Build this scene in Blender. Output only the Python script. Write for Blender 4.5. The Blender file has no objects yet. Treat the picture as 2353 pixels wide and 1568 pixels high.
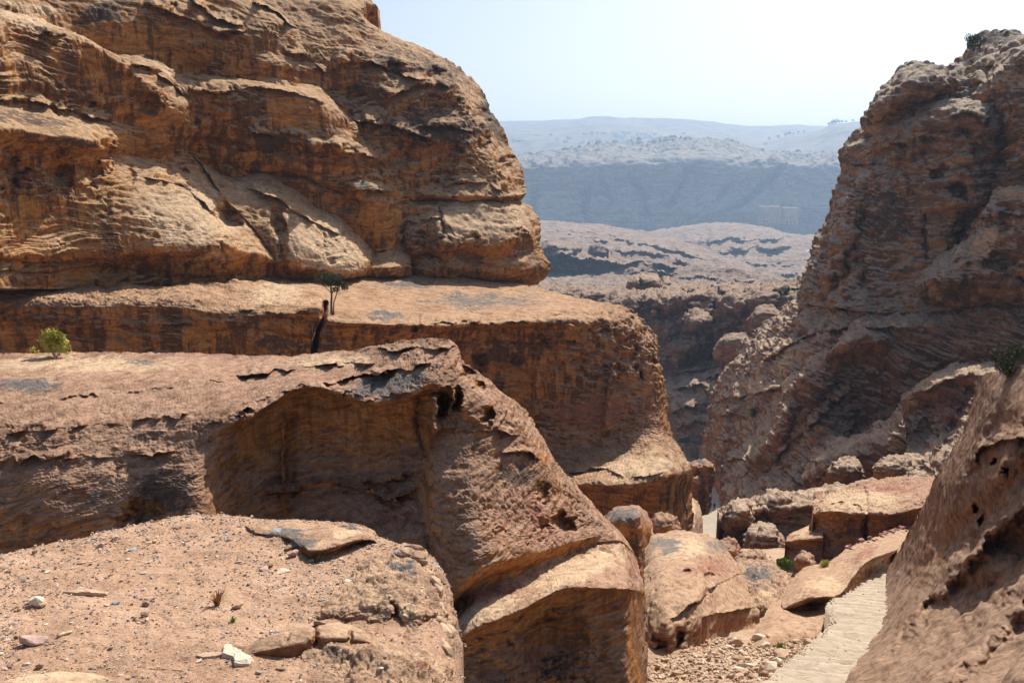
import bpy, bmesh, math, random
import numpy as np
from mathutils import Vector, Matrix

random.seed(7)
rng = np.random.default_rng(11)
scene = bpy.context.scene
col = scene.collection
R = math.radians

# ------------------------------------------------------------------ camera, sky, sun, exposure
PITCH = R(11.9)
FPX, CX, CY = 1846.0, 1176.0, 784.0            # focal length and centre on a 2352 x 1568 picture
cam_d = bpy.data.cameras.new('camera')
cam = bpy.data.objects.new('camera', cam_d)
col.objects.link(cam)
cam.location = (0, 0, 0)
cam.rotation_euler = (math.pi / 2 - PITCH, 0, 0)
cam_d.sensor_width = 36
cam_d.lens = 36 * FPX / 2352
cam_d.clip_start = 0.1
cam_d.clip_end = 30000
scene.camera = cam

SUN_AZ, SUN_EL = R(28), R(47)
HAZE = 1.75e-4                   # azimuth to the right of the view, elevation
SUN_V = Vector((math.sin(SUN_AZ) * math.cos(SUN_EL), math.cos(SUN_AZ) * math.cos(SUN_EL), math.sin(SUN_EL)))
sd = bpy.data.lights.new('sun', 'SUN')
sd.energy = 4.8
sd.angle = R(0.5)
sd.color = (1.0, 0.95, 0.87)
so = bpy.data.objects.new('sun', sd)
col.objects.link(so)
so.rotation_euler = (-SUN_V).to_track_quat('-Z', 'Y').to_euler()
w = bpy.data.worlds.new('World')
scene.world = w
w.use_nodes = True
nt = w.node_tree
sky = nt.nodes.new('ShaderNodeTexSky')
sky.sky_type = 'NISHITA'
sky.sun_disc = False
sky.sun_elevation = SUN_EL
sky.sun_rotation = SUN_AZ
sky.altitude = 900
sky.air_density = 1.0
sky.dust_density = 6.0
sky.ozone_density = 1.0
bg = nt.nodes['Background']
bg.inputs['Strength'].default_value = 0.09
nt.links.new(sky.outputs[0], bg.inputs['Color'])
scene.view_settings.view_transform = 'Standard'
scene.view_settings.look = 'None'
scene.view_settings.exposure = 0.55
scene.view_settings.gamma = 1
scene.render.engine = 'CYCLES'
scene.cycles.max_bounces = 8
scene.cycles.diffuse_bounces = 5
scene.cycles.volume_bounces = 1
scene.cycles.use_denoising = True

# ------------------------------------------------------------------ maths helpers
SP, CP = math.sin(PITCH), math.cos(PITCH)

def rays(x, y):
    """world direction with forward (Y) component 1 for picture positions x, y"""
    r = (np.asarray(x, float) - CX) / FPX
    u = -(np.asarray(y, float) - CY) / FPX
    Y = CP + u * SP
    Z = -SP + u * CP
    return np.stack([r / Y, np.ones_like(r), Z / Y], -1)

def at(x, y, d):
    v = rays(x, y) * d
    return Vector((float(v[0]), float(v[1]), float(v[2])))

_prm = rng.permutation(256)
_prm = np.concatenate([_prm, _prm, _prm]).astype(np.int32)
_g = rng.normal(size=(256, 3))
_g = (_g / np.linalg.norm(_g, axis=1)[:, None]).astype(np.float32)

def perlin(p):
    shp = p.shape[:-1]
    p = np.ascontiguousarray(p.reshape(-1, 3), np.float32)
    i = np.floor(p).astype(np.int32)
    f = p - i
    i &= 255
    u = f * f * f * (f * (f * 6 - 15) + 10)
    out = np.zeros(len(p), np.float32)
    for dx in (0, 1):
        wx = u[:, 0] if dx else 1 - u[:, 0]
        a = _prm[i[:, 0] + dx]
        for dy in (0, 1):
            wy = wx * (u[:, 1] if dy else 1 - u[:, 1])
            b = _prm[a + i[:, 1] + dy]
            for dz in (0, 1):
                h = _prm[b + i[:, 2] + dz]
                g = _g[h]
                dot = g[:, 0] * (f[:, 0] - dx) + g[:, 1] * (f[:, 1] - dy) + g[:, 2] * (f[:, 2] - dz)
                out += wy * (u[:, 2] if dz else 1 - u[:, 2]) * dot
    return (out * 1.5).reshape(shp)

def fbm(p, oct=4, gain=0.5, lac=2.03, ridged=False):
    a, s, o = 1.0, 0.0, 0.0
    for k in range(oct):
        n = perlin(p)
        if ridged:
            n = 1 - 2 * np.abs(n)
        o = o + a * n
        s += a
        a *= gain
        p = p * lac + 17.3
    return o / s

def worley(p):
    shp = p.shape[:-1]
    p = p.reshape(-1, 3).astype(np.float32)
    b = np.floor(p - 0.5).astype(np.int32)
    best = np.full(len(p), 9.0, np.float32)
    for dx in (0, 1):
        for dy in (0, 1):
            for dz in (0, 1):
                c = b + np.array([dx, dy, dz], np.int32)
                q = c & 255
                h = _prm[_prm[_prm[q[:, 0]] + q[:, 1]] + q[:, 2]]
                j = _g[h] * 0.42 + 0.5
                d = ((c + j - p) ** 2).sum(1)
                best = np.minimum(best, d)
    return np.sqrt(best).reshape(shp)

def sstep(a, b, x):
    t = np.clip((x - a) / (b - a), 0, 1)
    return t * t * (3 - 2 * t)

def cr_axis(a, ns, tens=0.42):
    """cardinal spline along axis 0 of control net a; ns subdivisions for each interval"""
    n = a.shape[0]
    out = []
    for i in range(n - 1):
        p0, p1, p2, p3 = a[max(i - 1, 0)], a[i], a[i + 1], a[min(i + 2, n - 1)]
        m1, m2 = (p2 - p0) * tens, (p3 - p1) * tens
        t = (np.arange(ns[i]) / ns[i])[:, None, None]
        out.append((2 * t**3 - 3 * t**2 + 1) * p1 + (t**3 - 2 * t**2 + t) * m1 + (-2 * t**3 + 3 * t**2) * p2 + (t**3 - t**2) * m2)
    out.append(a[-1][None])
    return np.concatenate(out, 0)

def blur(a, k):
    for ax in (0, 1):
        for _ in range(k):
            lo = np.concatenate([np.take(a, [0], ax), np.take(a, range(a.shape[ax] - 1), ax)], ax)
            hi = np.concatenate([np.take(a, range(1, a.shape[ax]), ax), np.take(a, [-1], ax)], ax)
            a = (lo + 2 * a + hi) / 4
    return a

# ------------------------------------------------------------------ sculpting strokes: change of distance at picture place (x, y)
def _pl(line, t, ax=0):
    l = np.array(line, float)                   # (x, y) points along x, or (y, x) points along y
    return np.interp(t, l[:, 0], l[:, 1])

def ledge(line, amp, up=40, under=0.0, down=30, axis='x', fade=25, wob=3.0, flip=False, var=.75):
    """a lip: the rock above the line swells towards the viewer, below it drops back (axis 'y': left of the line swells)"""
    def f(x, y, nz):
        t, o, ax = (x, y, 0) if axis == 'x' else (y, x, 1)
        s = o - _pl(line, t, ax) + wob * 1.5 * nz[0] + wob * .6 * nz[1]
        if flip:
            s = -s
        lo, hi = line[0][0], line[-1][0]
        m = sstep(lo - fade * .2, lo + fade, t) * (1 - sstep(hi - fade, hi + fade * .2, t))
        a = np.where(s < 0, -amp * np.clip(1 + s / up, 0, 1), .55 * under * np.clip(1 - s / down, 0, 1) ** 1.5)
        return a * m * np.clip(1 - var * .45 + var * nz[2], .12, 1.4)
    return f

def crease(line, w, depth, axis='x', fade=15, wob=3.0):
    def f(x, y, nz):
        t, o, ax = (x, y, 0) if axis == 'x' else (y, x, 1)
        s = o - _pl(line, t, ax) + wob * 1.4 * nz[0]
        lo, hi = line[0][0], line[-1][0]
        m = sstep(lo - fade * .2, lo + fade, t) * (1 - sstep(hi - fade, hi + fade * .2, t))
        return depth * np.exp(-(s / w) ** 2) * m
    return f

def pit(cx, cy, rx, ry, depth, rot=0, p=1.1, rag=0.45):
    c, s = math.cos(R(rot)), math.sin(R(rot))
    def f(x, y, nz):
        q = rag * min(rx, ry) * 1.1 * min(1.0, 28.0 / max(rx, ry))
        dx, dy = x - cx + nz[0] * q, y - cy + nz[1] * q
        u, v = (dx * c + dy * s) / rx, (-dx * s + dy * c) / ry
        r2 = (u * u + v * v) * (1 + rag * nz[2])
        return depth * np.clip(1 - r2, 0, 1) ** p
    return f

def blob(cx, cy, rx, ry, a=1.0, rot=0):
    c, s = math.cos(R(rot)), math.sin(R(rot))
    def f(x, y, nz):
        dx, dy = x - cx + nz[0] * 8, y - cy + nz[1] * 8
        u, v = (dx * c + dy * s) / rx, (-dx * s + dy * c) / ry
        return a * np.exp(-1.1 * (u * u + v * v))
    return f

# ------------------------------------------------------------------ tagging and linking
def tag(o, label=None, cat=None, group=None, kind=None):
    if label: o['label'] = label
    if cat: o['category'] = cat
    if group: o['group'] = group
    if kind: o['kind'] = kind
    return o

def empty(name, loc, label, cat, group=None):
    o = bpy.data.objects.new(name, None)
    o.empty_display_size = 0.3
    o.location = loc
    col.objects.link(o)
    return tag(o, label, cat, group)

def mesh_np(name, V, F4, F3=None, smooth=True):
    me = bpy.data.meshes.new(name)
    n4 = len(F4)
    n3 = 0 if F3 is None else len(F3)
    me.vertices.add(len(V))
    me.vertices.foreach_set('co', np.ascontiguousarray(V, np.float32).ravel())
    loops = np.concatenate([np.asarray(F4, np.int32).ravel(), np.asarray(F3, np.int32).ravel()]) if n3 else np.asarray(F4, np.int32).ravel()
    me.loops.add(len(loops))
    me.loops.foreach_set('vertex_index', loops)
    me.polygons.add(n4 + n3)
    st = np.concatenate([np.arange(n4) * 4, n4 * 4 + np.arange(n3) * 3]).astype(np.int32)
    me.polygons.foreach_set('loop_start', st)
    me.polygons.foreach_set('use_smooth', np.full(n4 + n3, smooth))
    me.update(calc_edges=True)
    me.validate()
    return me

def link(name, me, mat, parent=None, loc=None):
    o = bpy.data.objects.new(name, me)
    if mat is not None and len(me.materials) == 0:
        me.materials.append(mat)
    col.objects.link(o)
    if loc is not None:
        o.location = loc
    if parent is not None:
        o.parent = parent
    return o

SURF = {}
DOWN = {'gully', 'path', 'gorge', 'h', 'h2', 'g2', 'i', 'i2', 'j', 'j2', 'l2', 'e', 'cornerrock', 'v0', 'v1', 'v2', 'n', 'ha', 'hb', 'massif', 'dirt', 'k'}
STEP = 2.1

def relief(key, name, net, mat, base=None, strokes=(), step=1.0, big=(0, 100), strat=(0, 14), flute=(0, 30), taf=(0, 25, 0.0),
           fine=(1.0, 10), dip=(0.0, 0.0), parent=None, back=8.0, masks=(), post=None, shrink=0.35, nb=2, warp=1.0, taf2=None, skirt='back', plate=(0, 60, 6), bil=(0, 50)):
    """a rock body grown from a net of control points (picture x, picture y, distance), sculpted, weathered and closed behind.
    amplitudes and lengths of the weathering are given in picture units at the rock's own distance"""
    net = np.array(net, float)
    if base is not None:
        net[..., 2] += base(net[..., 0])
    # carry the body on past the edges of the picture
    exl, exr = net[:, 0, 0].min() < -40, net[:, -1, 0].max() > 2400
    if exl:
        net = np.concatenate([net[:, :1] + np.array([-420, 0, 0]), net], 1)
    if exr:
        net = np.concatenate([net, net[:, -1:] + np.array([420, 0, 0])], 1)
    st = STEP * step
    seg = np.sqrt(((net[1:, :, :2] - net[:-1, :, :2]) ** 2).sum(-1)).max(1)
    dseg = np.abs(net[1:, :, 2] - net[:-1, :, 2]).max(1)
    k0 = float(np.median(net[..., 2])) / FPX
    dep = np.median(np.abs(net[1:, :, 2] - net[:-1, :, 2]), 1) / k0
    nv = np.maximum(2, np.ceil(np.minimum(np.maximum(seg, .45 * dep), seg * 2.6 + 30) / st)).astype(int)
    g = cr_axis(net, nv)
    dep = np.median(np.abs(net[:, 1:, 2] - net[:, :-1, 2]), 0) / k0
    seg = np.sqrt(((net[:, 1:, :2] - net[:, :-1, :2]) ** 2).sum(-1)).max(0)
    nu = np.maximum(2, np.ceil(np.minimum(np.maximum(seg, .45 * dep), seg * 2.6 + 30) / st)).astype(int)
    if exl: nu[0] = max(4, nu[0] // 3)
    if exr: nu[-1] = max(4, nu[-1] // 3)
    g = cr_axis(g.transpose(1, 0, 2), nu).transpose(1, 0, 2)
    x, y, d = g[..., 0], g[..., 1], g[..., 2].copy()
    k = float(np.median(d)) / FPX
    sd_ = 3.3 + 7.1 * len(SURF)
    nz = [fbm(np.stack([x / 34, y / 18, x * 0 + sd_], -1), 3) * 2.2,
          fbm(np.stack([x / 30, y / 18, x * 0 + sd_ + 51.7], -1), 2) * 2.2,
          fbm(np.stack([x / 46, y / 46, x * 0 + sd_ + 97.1], -1), 3) * 2.6]
    for s in strokes:
        d = d + s(x, y, nz)
    ray = rays(x, y)
    P = ray * d[..., None]
    def normals(P):
        du = np.gradient(P, axis=1)
        dv = np.gradient(P, axis=0)
        n = np.cross(dv, du)
        n /= np.linalg.norm(n, axis=-1)[..., None] + 1e-9
        fl = (n * ray).sum(-1)
        if np.median(fl) > 0:
            n = -n
        return n
    N = blur(normals(P), nb)
    N /= np.linalg.norm(N, axis=-1)[..., None] + 1e-9
    Q = P / k                                   # picture units at the rock's own distance
    disp = np.zeros_like(d)
    sp = np.maximum(np.linalg.norm(np.gradient(Q, axis=0), axis=-1), np.linalg.norm(np.gradient(Q, axis=1), axis=-1))
    far_ = 1 - .9 * sstep(3.0, 8.0, blur(sp, 2))
    if big[0]:
        disp += big[0] * fbm(Q / big[1], 3)
    wz = 0.0
    if strat[0]:
        wz = warp * strat[1] * 0.9 * fbm(Q / (strat[1] * 9) + 5.1, 2) * 2
        h = Q[..., 2] + dip[0] * Q[..., 0] + dip[1] * Q[..., 1] + wz
        L = strat[1]
        s1 = perlin(np.stack([Q[..., 0] / (L * 9), Q[..., 1] / (L * 9), h / L], -1))
        s2 = perlin(np.stack([Q[..., 0] / (L * 4) + 9, Q[..., 1] / (L * 4), h / (L * .42)], -1))
        s3 = perlin(np.stack([Q[..., 0] / (L * 2) + 3, Q[..., 1] / (L * 2), h / (L * .17)], -1))
        am = 0.25 + 1.5 * np.clip(fbm(Q / (L * 7) + 31, 2) * 1.5 + .25, 0, 1)
        disp += strat[0] * far_ * am * (np.tanh(3.2 * s1) + 0.55 * np.tanh(3 * s2) + 0.25 * np.tanh(3 * s3))
    if flute[0]:
        q = np.stack([Q[..., 0] / flute[1], Q[..., 1] / flute[1], Q[..., 2] / (flute[1] * 5)], -1)
        fm = np.clip(fbm(Q / (flute[1] * 5) + 77, 2) * 2 + .35, 0, 1) * (1 - sstep(.3, .75, N[..., 2]))
        disp += flute[0] * far_ * fm * fbm(q, 3, ridged=True)
    for tf in (taf, taf2):
        if tf and tf[0]:
            q = Q + 0.35 * tf[1] * np.stack([fbm(Q / tf[1] + 3, 2), fbm(Q / tf[1] + 13, 2), fbm(Q / tf[1] + 23, 2)], -1) * 2
            q = q / np.array([tf[1], tf[1], tf[1] * .8])
            wv = worley(q)
            m = sstep(tf[2], tf[2] + .25, fbm(Q / (tf[1] * 5) + 41, 2) * 1.6)
            if len(tf) > 3:
                m = m * tf[3](x, y)
            disp -= tf[0] * far_ * m * (1 - sstep(0.12, 0.62, wv))
    if plate[0]:
        upm = sstep(.25, .6, N[..., 2])
        n = (fbm(Q * np.array([1, .45, 1.6]) / plate[1] + 7, 4, gain=.55) + .35 * (Q[..., 2] + dip[0] * Q[..., 0]) / plate[1]) * plate[2]
        fl = np.floor(n)
        disp += plate[0] * (1 - .6 * sstep(5, 12, sp)) * upm * ((fl + sstep(.55, 1.0, n - fl)) - n + .25 * fbm(Q / plate[1] + 7, 2) * plate[2])
    if bil[0]:
        q = Q * np.array([1, 1, 1.5]) / bil[1] + .35 * fbm(Q / bil[1] + 91, 2)[..., None]
        b_ = 0.0
        for o_, a_ in ((1, 1), (2.1, .5), (4.3, .25)):
            b_ = b_ + a_ * np.abs(perlin(q * o_ + 5 * o_)) * 2
        disp += bil[0] * (b_ - .7)
    if fine[0]:
        # only ripples that the mesh can carry at this place
        for o_ in range(5):
            wl = fine[1] * 2.2 / 2.03 ** o_
            wt = sstep(1.6, 3.2, wl / (sp + 1e-6)) * .72 ** o_
            n = perlin(Q / wl + 11.3 * o_)
            disp += fine[0] * .75 * wt * (n + .5 * (1 - 2 * np.abs(perlin(Q / (wl * 1.3) + 37 + o_))))
    P = P + N * (disp * k)[..., None]
    if post is not None:
        P = post(P, x, y)
    nvv, nuu = d.shape
    # closed behind: the rim is carried back into the rock and capped
    idx = np.arange(nvv * nuu).reshape(nvv, nuu)
    V = P.reshape(-1, 3)
    F = np.stack([idx[:-1, :-1], idx[1:, :-1], idx[1:, 1:], idx[:-1, 1:]], -1).reshape(-1, 4)
    rim = np.concatenate([idx[0, :-1], idx[:-1, -1], idx[-1, :0:-1], idx[:0:-1, 0]])
    c = V.mean(0)
    rp = V[rim]
    rd = rp / np.linalg.norm(rp, axis=1)[:, None]
    rd[:, 2] = 0
    tc = c - rp
    tc -= rd * (tc * rd).sum(1)[:, None]
    tc[:, 2] *= 1.0
    e1 = rp + rd * back * .3 + tc * shrink * .25
    e2 = rp + rd * back + tc * shrink
    e1[:, 2] -= back * .14
    e2[:, 2] -= back * .42
    if skirt == 'down' or key in DOWN:
        e1 = rp.copy(); e1[:, 2] = np.minimum(rp[:, 2] - .1, V[:, 2].min() - back * .1)
        e2 = e1.copy(); e2[:, 2] -= back * .2
    n0, m = len(V), len(rim)
    cap = e2.mean(0)
    V = np.concatenate([V, e1, e2, cap[None]])
    i0, i1 = np.arange(m), (np.arange(m) + 1) % m
    F = np.concatenate([F, np.stack([rim[i0], n0 + i0, n0 + i1, rim[i1]][::-1], -1), np.stack([n0 + i0, n0 + m + i0, n0 + m + i1, n0 + i1][::-1], -1)])
    T = np.stack([n0 + m + i1, n0 + m + i0, np.full(m, n0 + 2 * m)], -1)
    if parent is not None:
        off = np.array(parent.location)
    else:
        off = np.array([c[0], c[1], V[:nvv * nuu, 2].min()])
    me = mesh_np(name, V - off, F, T)
    if masks:
        for ch in ('slate', 'dark', 'pale', 'red'):
            a = np.zeros(len(V), np.float32)
            for mk in masks:
                if mk[0] == ch:
                    a[:nvv * nuu] = np.maximum(a[:nvv * nuu], np.clip(mk[1](x, y, nz), 0, 1).ravel())
            at_ = me.attributes.new(ch, 'FLOAT', 'POINT')
            at_.data.foreach_set('value', a)
    o = link(name, me, mat, parent, None if parent is not None else Vector(off))
    SURF[key] = (x.ravel(), y.ravel(), P.reshape(-1, 3), N.reshape(-1, 3))
    return o

def domenet(x0, x1, y0, y1, d, depth, top=.35, n=7, lean=0.0, under=.4):
    """control net of a weathered rounded block: back edge, crown, belly, undercut foot"""
    rows = []
    h = y1 - y0
    for (fy, ff, wd) in ((0, 1.0, .82), (.12, .55, .92), (top, .12, 1.0), (.62, 0, 1.02), (.84, .10, .98), (1.0, under, .88)):
        r = []
        for i in range(n):
            u = -1 + 2 * i / (n - 1)
            x = (x0 + x1) / 2 + u * (x1 - x0) / 2 * wd + lean * (fy - .5)
            y = y0 + h * fy + h * .30 * (1 - math.sqrt(max(0, 1 - (abs(u) ** 2.2) * .96))) * (1 - fy) * 1.3
            r.append((x, y, d + depth * (ff * .8 + .9 * (1 - math.sqrt(max(0, 1 - abs(u) ** 2.4 * .98))))))
        rows.append(r)
    return rows

def surf(key, x, y):
    sx, sy, P, N = SURF[key]
    i = int(np.argmin((sx - x) ** 2 + (sy - y) ** 2))
    return Vector(P[i].tolist()), Vector(N[i].tolist())

# ------------------------------------------------------------------ materials
class G:
    def __init__(s, name):
        s.m = bpy.data.materials.new(name)
        s.m.use_nodes = True
        s.t = s.m.node_tree
        s.b = s.t.nodes['Principled BSDF']
        s.b.inputs['Roughness'].default_value = 0.92
        s.b.inputs['Specular IOR Level'].default_value = 0.15
    def n(s, typ, **kw):
        nd = s.t.nodes.new('ShaderNode' + typ)
        for k_, v in kw.items():
            setattr(nd, k_, v)
        return nd
    def put(s, sock, v):
        if hasattr(v, 'is_output') or isinstance(v, bpy.types.NodeSocket):
            s.t.links.new(v, sock)
        else:
            sock.default_value = v
    def math(s, op, a, b=0.0, clamp=False):
        nd = s.n('Math', operation=op, use_clamp=clamp)
        s.put(nd.inputs[0], a); s.put(nd.inputs[1], b)
        return nd.outputs[0]
    def vmul(s, v, k):
        nd = s.n('VectorMath', operation='MULTIPLY')
        s.put(nd.inputs[0], v); s.put(nd.inputs[1], k)
        return nd.outputs[0]
    def noise(s, v, scale, detail=4, rough=.55, dist=0.0):
        nd = s.n('TexNoise')
        s.put(nd.inputs['Vector'], v)
        nd.inputs['Scale'].default_value = scale
        nd.inputs['Detail'].default_value = detail
        nd.inputs['Roughness'].default_value = rough
        nd.inputs['Distortion'].default_value = dist
        return nd.outputs[0]
    def ramp(s, f, stops, interp='LINEAR'):
        nd = s.n('ValToRGB')
        nd.color_ramp.interpolation = interp
        el = nd.color_ramp.elements
        while len(el) < len(stops):
            el.new(0.5)
        for e, (p, c) in zip(el, stops):
            e.position = p
            e.color = c if len(c) == 4 else (*c, 1)
        s.put(nd.inputs[0], f)
        return nd.outputs[0]
    def mr(s, f, a, b, c=0.0, d=1.0):
        nd = s.n('MapRange', clamp=True, interpolation_type='SMOOTHSTEP')
        s.put(nd.inputs[0], f)
        for i, v in enumerate((a, b, c, d)):
            nd.inputs[i + 1].default_value = v
        return nd.outputs[0]
    def mix(s, f, a, b, mode='MIX'):
        nd = s.n('Mix', data_type='RGBA', blend_type=mode)
        s.put(nd.inputs[0], f); s.put(nd.inputs[6], a); s.put(nd.inputs[7], b)
        return nd.outputs[2]
    def attr(s, name):
        return s.n('Attribute', attribute_name=name).outputs['Fac']

def c4(r, g, b): return (r, g, b, 1)

def rock(name, s, fresh_shaded, crust, dip=(0, 0), varnish=0.6, bump=1.0, dust=c4(.47, .315, .185), dustamt=.6, masks=False, sat_band=1.0, streak=1.0, vcol=c4(.085, .045, .028), uplo=.3, lamw=.55, flz=3.2):
    """bedded sandstone. s = metres for one thick bed. fresh/crust = four tones each (deep, mid, light, accent), the first set deepened for shaded faces"""
    g = G(name)
    geo = g.n('NewGeometry')
    pos = geo.outputs['Position']
    p = g.vmul(pos, (1 / s, 1 / s, 1 / s))
    sep = g.n('SeparateXYZ'); g.put(sep.inputs[0], p)
    x, y, z = sep.outputs
    wr = g.noise(p, .22, 3)
    h = g.math('ADD', z, g.math('ADD', g.math('MULTIPLY', x, dip[0]), g.math('MULTIPLY', y, dip[1])))
    h = g.math('ADD', h, g.math('MULTIPLY', wr, 2.4))
    cv = g.n('CombineXYZ')
    g.put(cv.inputs[0], g.math('MULTIPLY', x, .13)); g.put(cv.inputs[1], g.math('MULTIPLY', y, .13)); g.put(cv.inputs[2], h)
    bed = g.noise(cv.outputs[0], 1.25, 7, .62)
    patch = g.noise(p, .17, 4, .6, .6)
    f = g.ramp(bed, [(.30, fresh_shaded[0]), (.42, fresh_shaded[1]), (.52, fresh_shaded[2]), (.60, fresh_shaded[1]), (.68, fresh_shaded[3]), (.78, fresh_shaded[0])])
    c = g.ramp(bed, [(.30, crust[0]), (.42, crust[1]), (.52, crust[2]), (.60, crust[1]), (.68, crust[3]), (.78, crust[0])])
    nsep = g.n('SeparateXYZ'); g.put(nsep.inputs[0], geo.outputs['Normal'])
    up = nsep.outputs[2]
    mixn = g.noise(p, .6, 5, .65)
    wf = g.mr(g.math('ADD', up, g.math('MULTIPLY', g.math('SUBTRACT', patch, .5), 1.5)), .10, .55)
    colr = g.mix(wf, f, c)  # steep faces: bare rock colour with shade and orange bounce mixed in
    # dark desert varnish in hanging streaks and blotches
    cs = g.n('CombineXYZ')
    g.put(cs.inputs[0], g.math('MULTIPLY', x, .95)); g.put(cs.inputs[1], g.math('MULTIPLY', y, .95)); g.put(cs.inputs[2], g.math('MULTIPLY', z, .10))
    stn = g.noise(cs.outputs[0], 1.0, 5, .6, .3)
    sm = g.mr(g.math('ADD', stn, g.math('MULTIPLY', g.math('SUBTRACT', patch, .5), .7)), .50, .62)
    steep = g.mr(up, .15, .55, 1, 0)
    sm = g.math('MULTIPLY', g.math('MULTIPLY', sm, steep), varnish * streak)
    c2 = g.n('CombineXYZ')
    g.put(c2.inputs[0], g.math('MULTIPLY', x, 2.6)); g.put(c2.inputs[1], g.math('MULTIPLY', y, 2.6)); g.put(c2.inputs[2], g.math('MULTIPLY', z, .16))
    st2 = g.mr(g.math('ADD', g.noise(c2.outputs[0], 1.0, 4, .6, .5), g.math('MULTIPLY', g.math('SUBTRACT', g.noise(p, .33, 3), .5), .9)), .54, .64)
    sm = g.math('MAXIMUM', sm, g.math('MULTIPLY', g.math('MULTIPLY', st2, steep), varnish * streak * .9))
    bl = g.math('MULTIPLY', g.mr(mixn, .52, .70), varnish * .75)
    sm = g.math('MAXIMUM', sm, bl)
    colr = g.mix(sm, colr, vcol)
    # wind-blown sand on whatever lies flat, paler on the right cliff to look sunlit
    du = g.math('MULTIPLY', g.mr(g.math('ADD', up, g.math('MULTIPLY', g.math('SUBTRACT', mixn, .5), 1.1)), uplo, uplo + .42), dustamt)
    colr = g.mix(du, colr, dust)
    if masks:
        n2 = g.noise(p, 2.2, 4, .6)
        for ch, cc in (('red', c4(.30, .135, .095)), ('pale', c4(.53, .385, .25)), ('dark', c4(.085, .06, .048)), ('slate', c4(.125, .122, .122))):  # pale: light rock, and sunlit tops brightened in the colour
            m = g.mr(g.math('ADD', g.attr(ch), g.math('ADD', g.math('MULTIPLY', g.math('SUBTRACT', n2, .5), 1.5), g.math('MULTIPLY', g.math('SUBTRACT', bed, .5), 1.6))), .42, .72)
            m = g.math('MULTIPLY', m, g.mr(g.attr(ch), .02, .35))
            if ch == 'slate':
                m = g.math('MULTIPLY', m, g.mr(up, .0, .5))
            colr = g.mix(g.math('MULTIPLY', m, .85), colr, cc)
    fk = g.n('CombineXYZ')
    g.put(fk.inputs[0], g.math('MULTIPLY', x, .8)); g.put(fk.inputs[1], g.math('MULTIPLY', y, .8)); g.put(fk.inputs[2], g.math('MULTIPLY', h, flz))
    fl = g.noise(fk.outputs[0], 1.5, 6, .68, .4)
    colr = g.mix(1.0, colr, g.ramp(fl, [(.32, c4(.38, .35, .34)), (.43, c4(.82, .80, .78)), (.55, c4(1.05, 1.04, 1.03)), (.70, c4(1.25, 1.22, 1.18))]), 'MULTIPLY')
    gr = g.noise(p, 9.0, 4, .7)
    colr = g.mix(1.0, colr, g.ramp(gr, [(.3, c4(.72, .70, .68)), (.7, c4(1.22, 1.2, 1.18))]), 'MULTIPLY')
    g.put(g.b.inputs['Base Color'], colr)
    cb = g.n('CombineXYZ')
    g.put(cb.inputs[0], g.math('MULTIPLY', x, .8)); g.put(cb.inputs[1], g.math('MULTIPLY', y, .8)); g.put(cb.inputs[2], g.math('MULTIPLY', h, 5.0))
    lam = g.noise(cb.outputs[0], 1.1, 5, .65)
    fn = g.noise(p, 5.0, 6, .68)
    hh = g.math('ADD', g.math('ADD', g.math('MULTIPLY', lam, lamw), g.math('MULTIPLY', fn, .8)), g.math('MULTIPLY', fl, .7))
    bp = g.n('Bump')
    bp.inputs['Strength'].default_value = .8
    bp.inputs['Distance'].default_value = s * .16 * bump
    g.put(bp.inputs['Height'], hh)
    g.put(g.b.inputs['Normal'], bp.outputs[0])
    return g.m

OR = (c4(.18, .068, .020), c4(.39, .162, .042), c4(.52, .250, .075), c4(.29, .098, .031))
CR = (c4(.14, .070, .036), c4(.29, .160, .082), c4(.43, .275, .158), c4(.25, .118, .062))
GR = (c4(.15, .095, .07), c4(.25, .165, .115), c4(.34, .25, .185), c4(.20, .115, .085))
M = {}
M['cliff'] = rock('ochre_sandstone', 1.0, OR, CR, dip=(.05, -.02), masks=True, varnish=.8)
M['terrace'] = rock('brown_sandstone', .7, (c4(.18, .066, .022), c4(.39, .158, .047), c4(.52, .245, .080), c4(.29, .096, .035)), (c4(.14, .069, .040), c4(.28, .153, .088), c4(.40, .25, .16), c4(.24, .11, .065)), dip=(.12, 0), varnish=.85, masks=True, dustamt=.38, uplo=.5)
M['outcrop'] = rock('rust_sandstone', .27, (c4(.20, .074, .026), c4(.42, .175, .055), c4(.55, .265, .092), c4(.31, .108, .042)), (c4(.14, .068, .044), c4(.27, .145, .092), c4(.38, .235, .16), c4(.23, .105, .068)), dip=(-.22, .0), varnish=.5, masks=True, dustamt=.34, uplo=.5, dust=c4(.45, .30, .20))
M['boulder'] = rock('pink_sandstone', .22, (c4(.20, .085, .045), c4(.33, .15, .075), c4(.40, .215, .12), c4(.27, .10, .065)), (c4(.20, .11, .07), c4(.31, .185, .12), c4(.42, .285, .19), c4(.28, .145, .10)), varnish=.55, masks=True, dust=c4(.45, .31, .205), dustamt=.5)
M['shadecliff'] = rock('grey_brown_sandstone', 1.7, (c4(.125, .08, .055), c4(.215, .138, .09), c4(.42, .215, .09), c4(.165, .102, .068)), (c4(.14, .102, .078), c4(.24, .18, .138), c4(.35, .275, .215), c4(.19, .13, .098)), varnish=.7, masks=True, dust=c4(.42, .34, .26), dustamt=.75, uplo=.22)  # dust pale and widespread, painting sunlit tops as well as sand
M['slope'] = rock('dusky_sandstone', 1.3, (c4(.17, .08, .045), c4(.27, .13, .07), c4(.36, .185, .095), c4(.21, .09, .055)), (c4(.15, .092, .064), c4(.25, .16, .11), c4(.35, .245, .175), c4(.21, .12, .085)), dip=(.35, 0), varnish=.65, masks=True, dust=c4(.46, .345, .25), dustamt=.8, uplo=.22)
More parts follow.
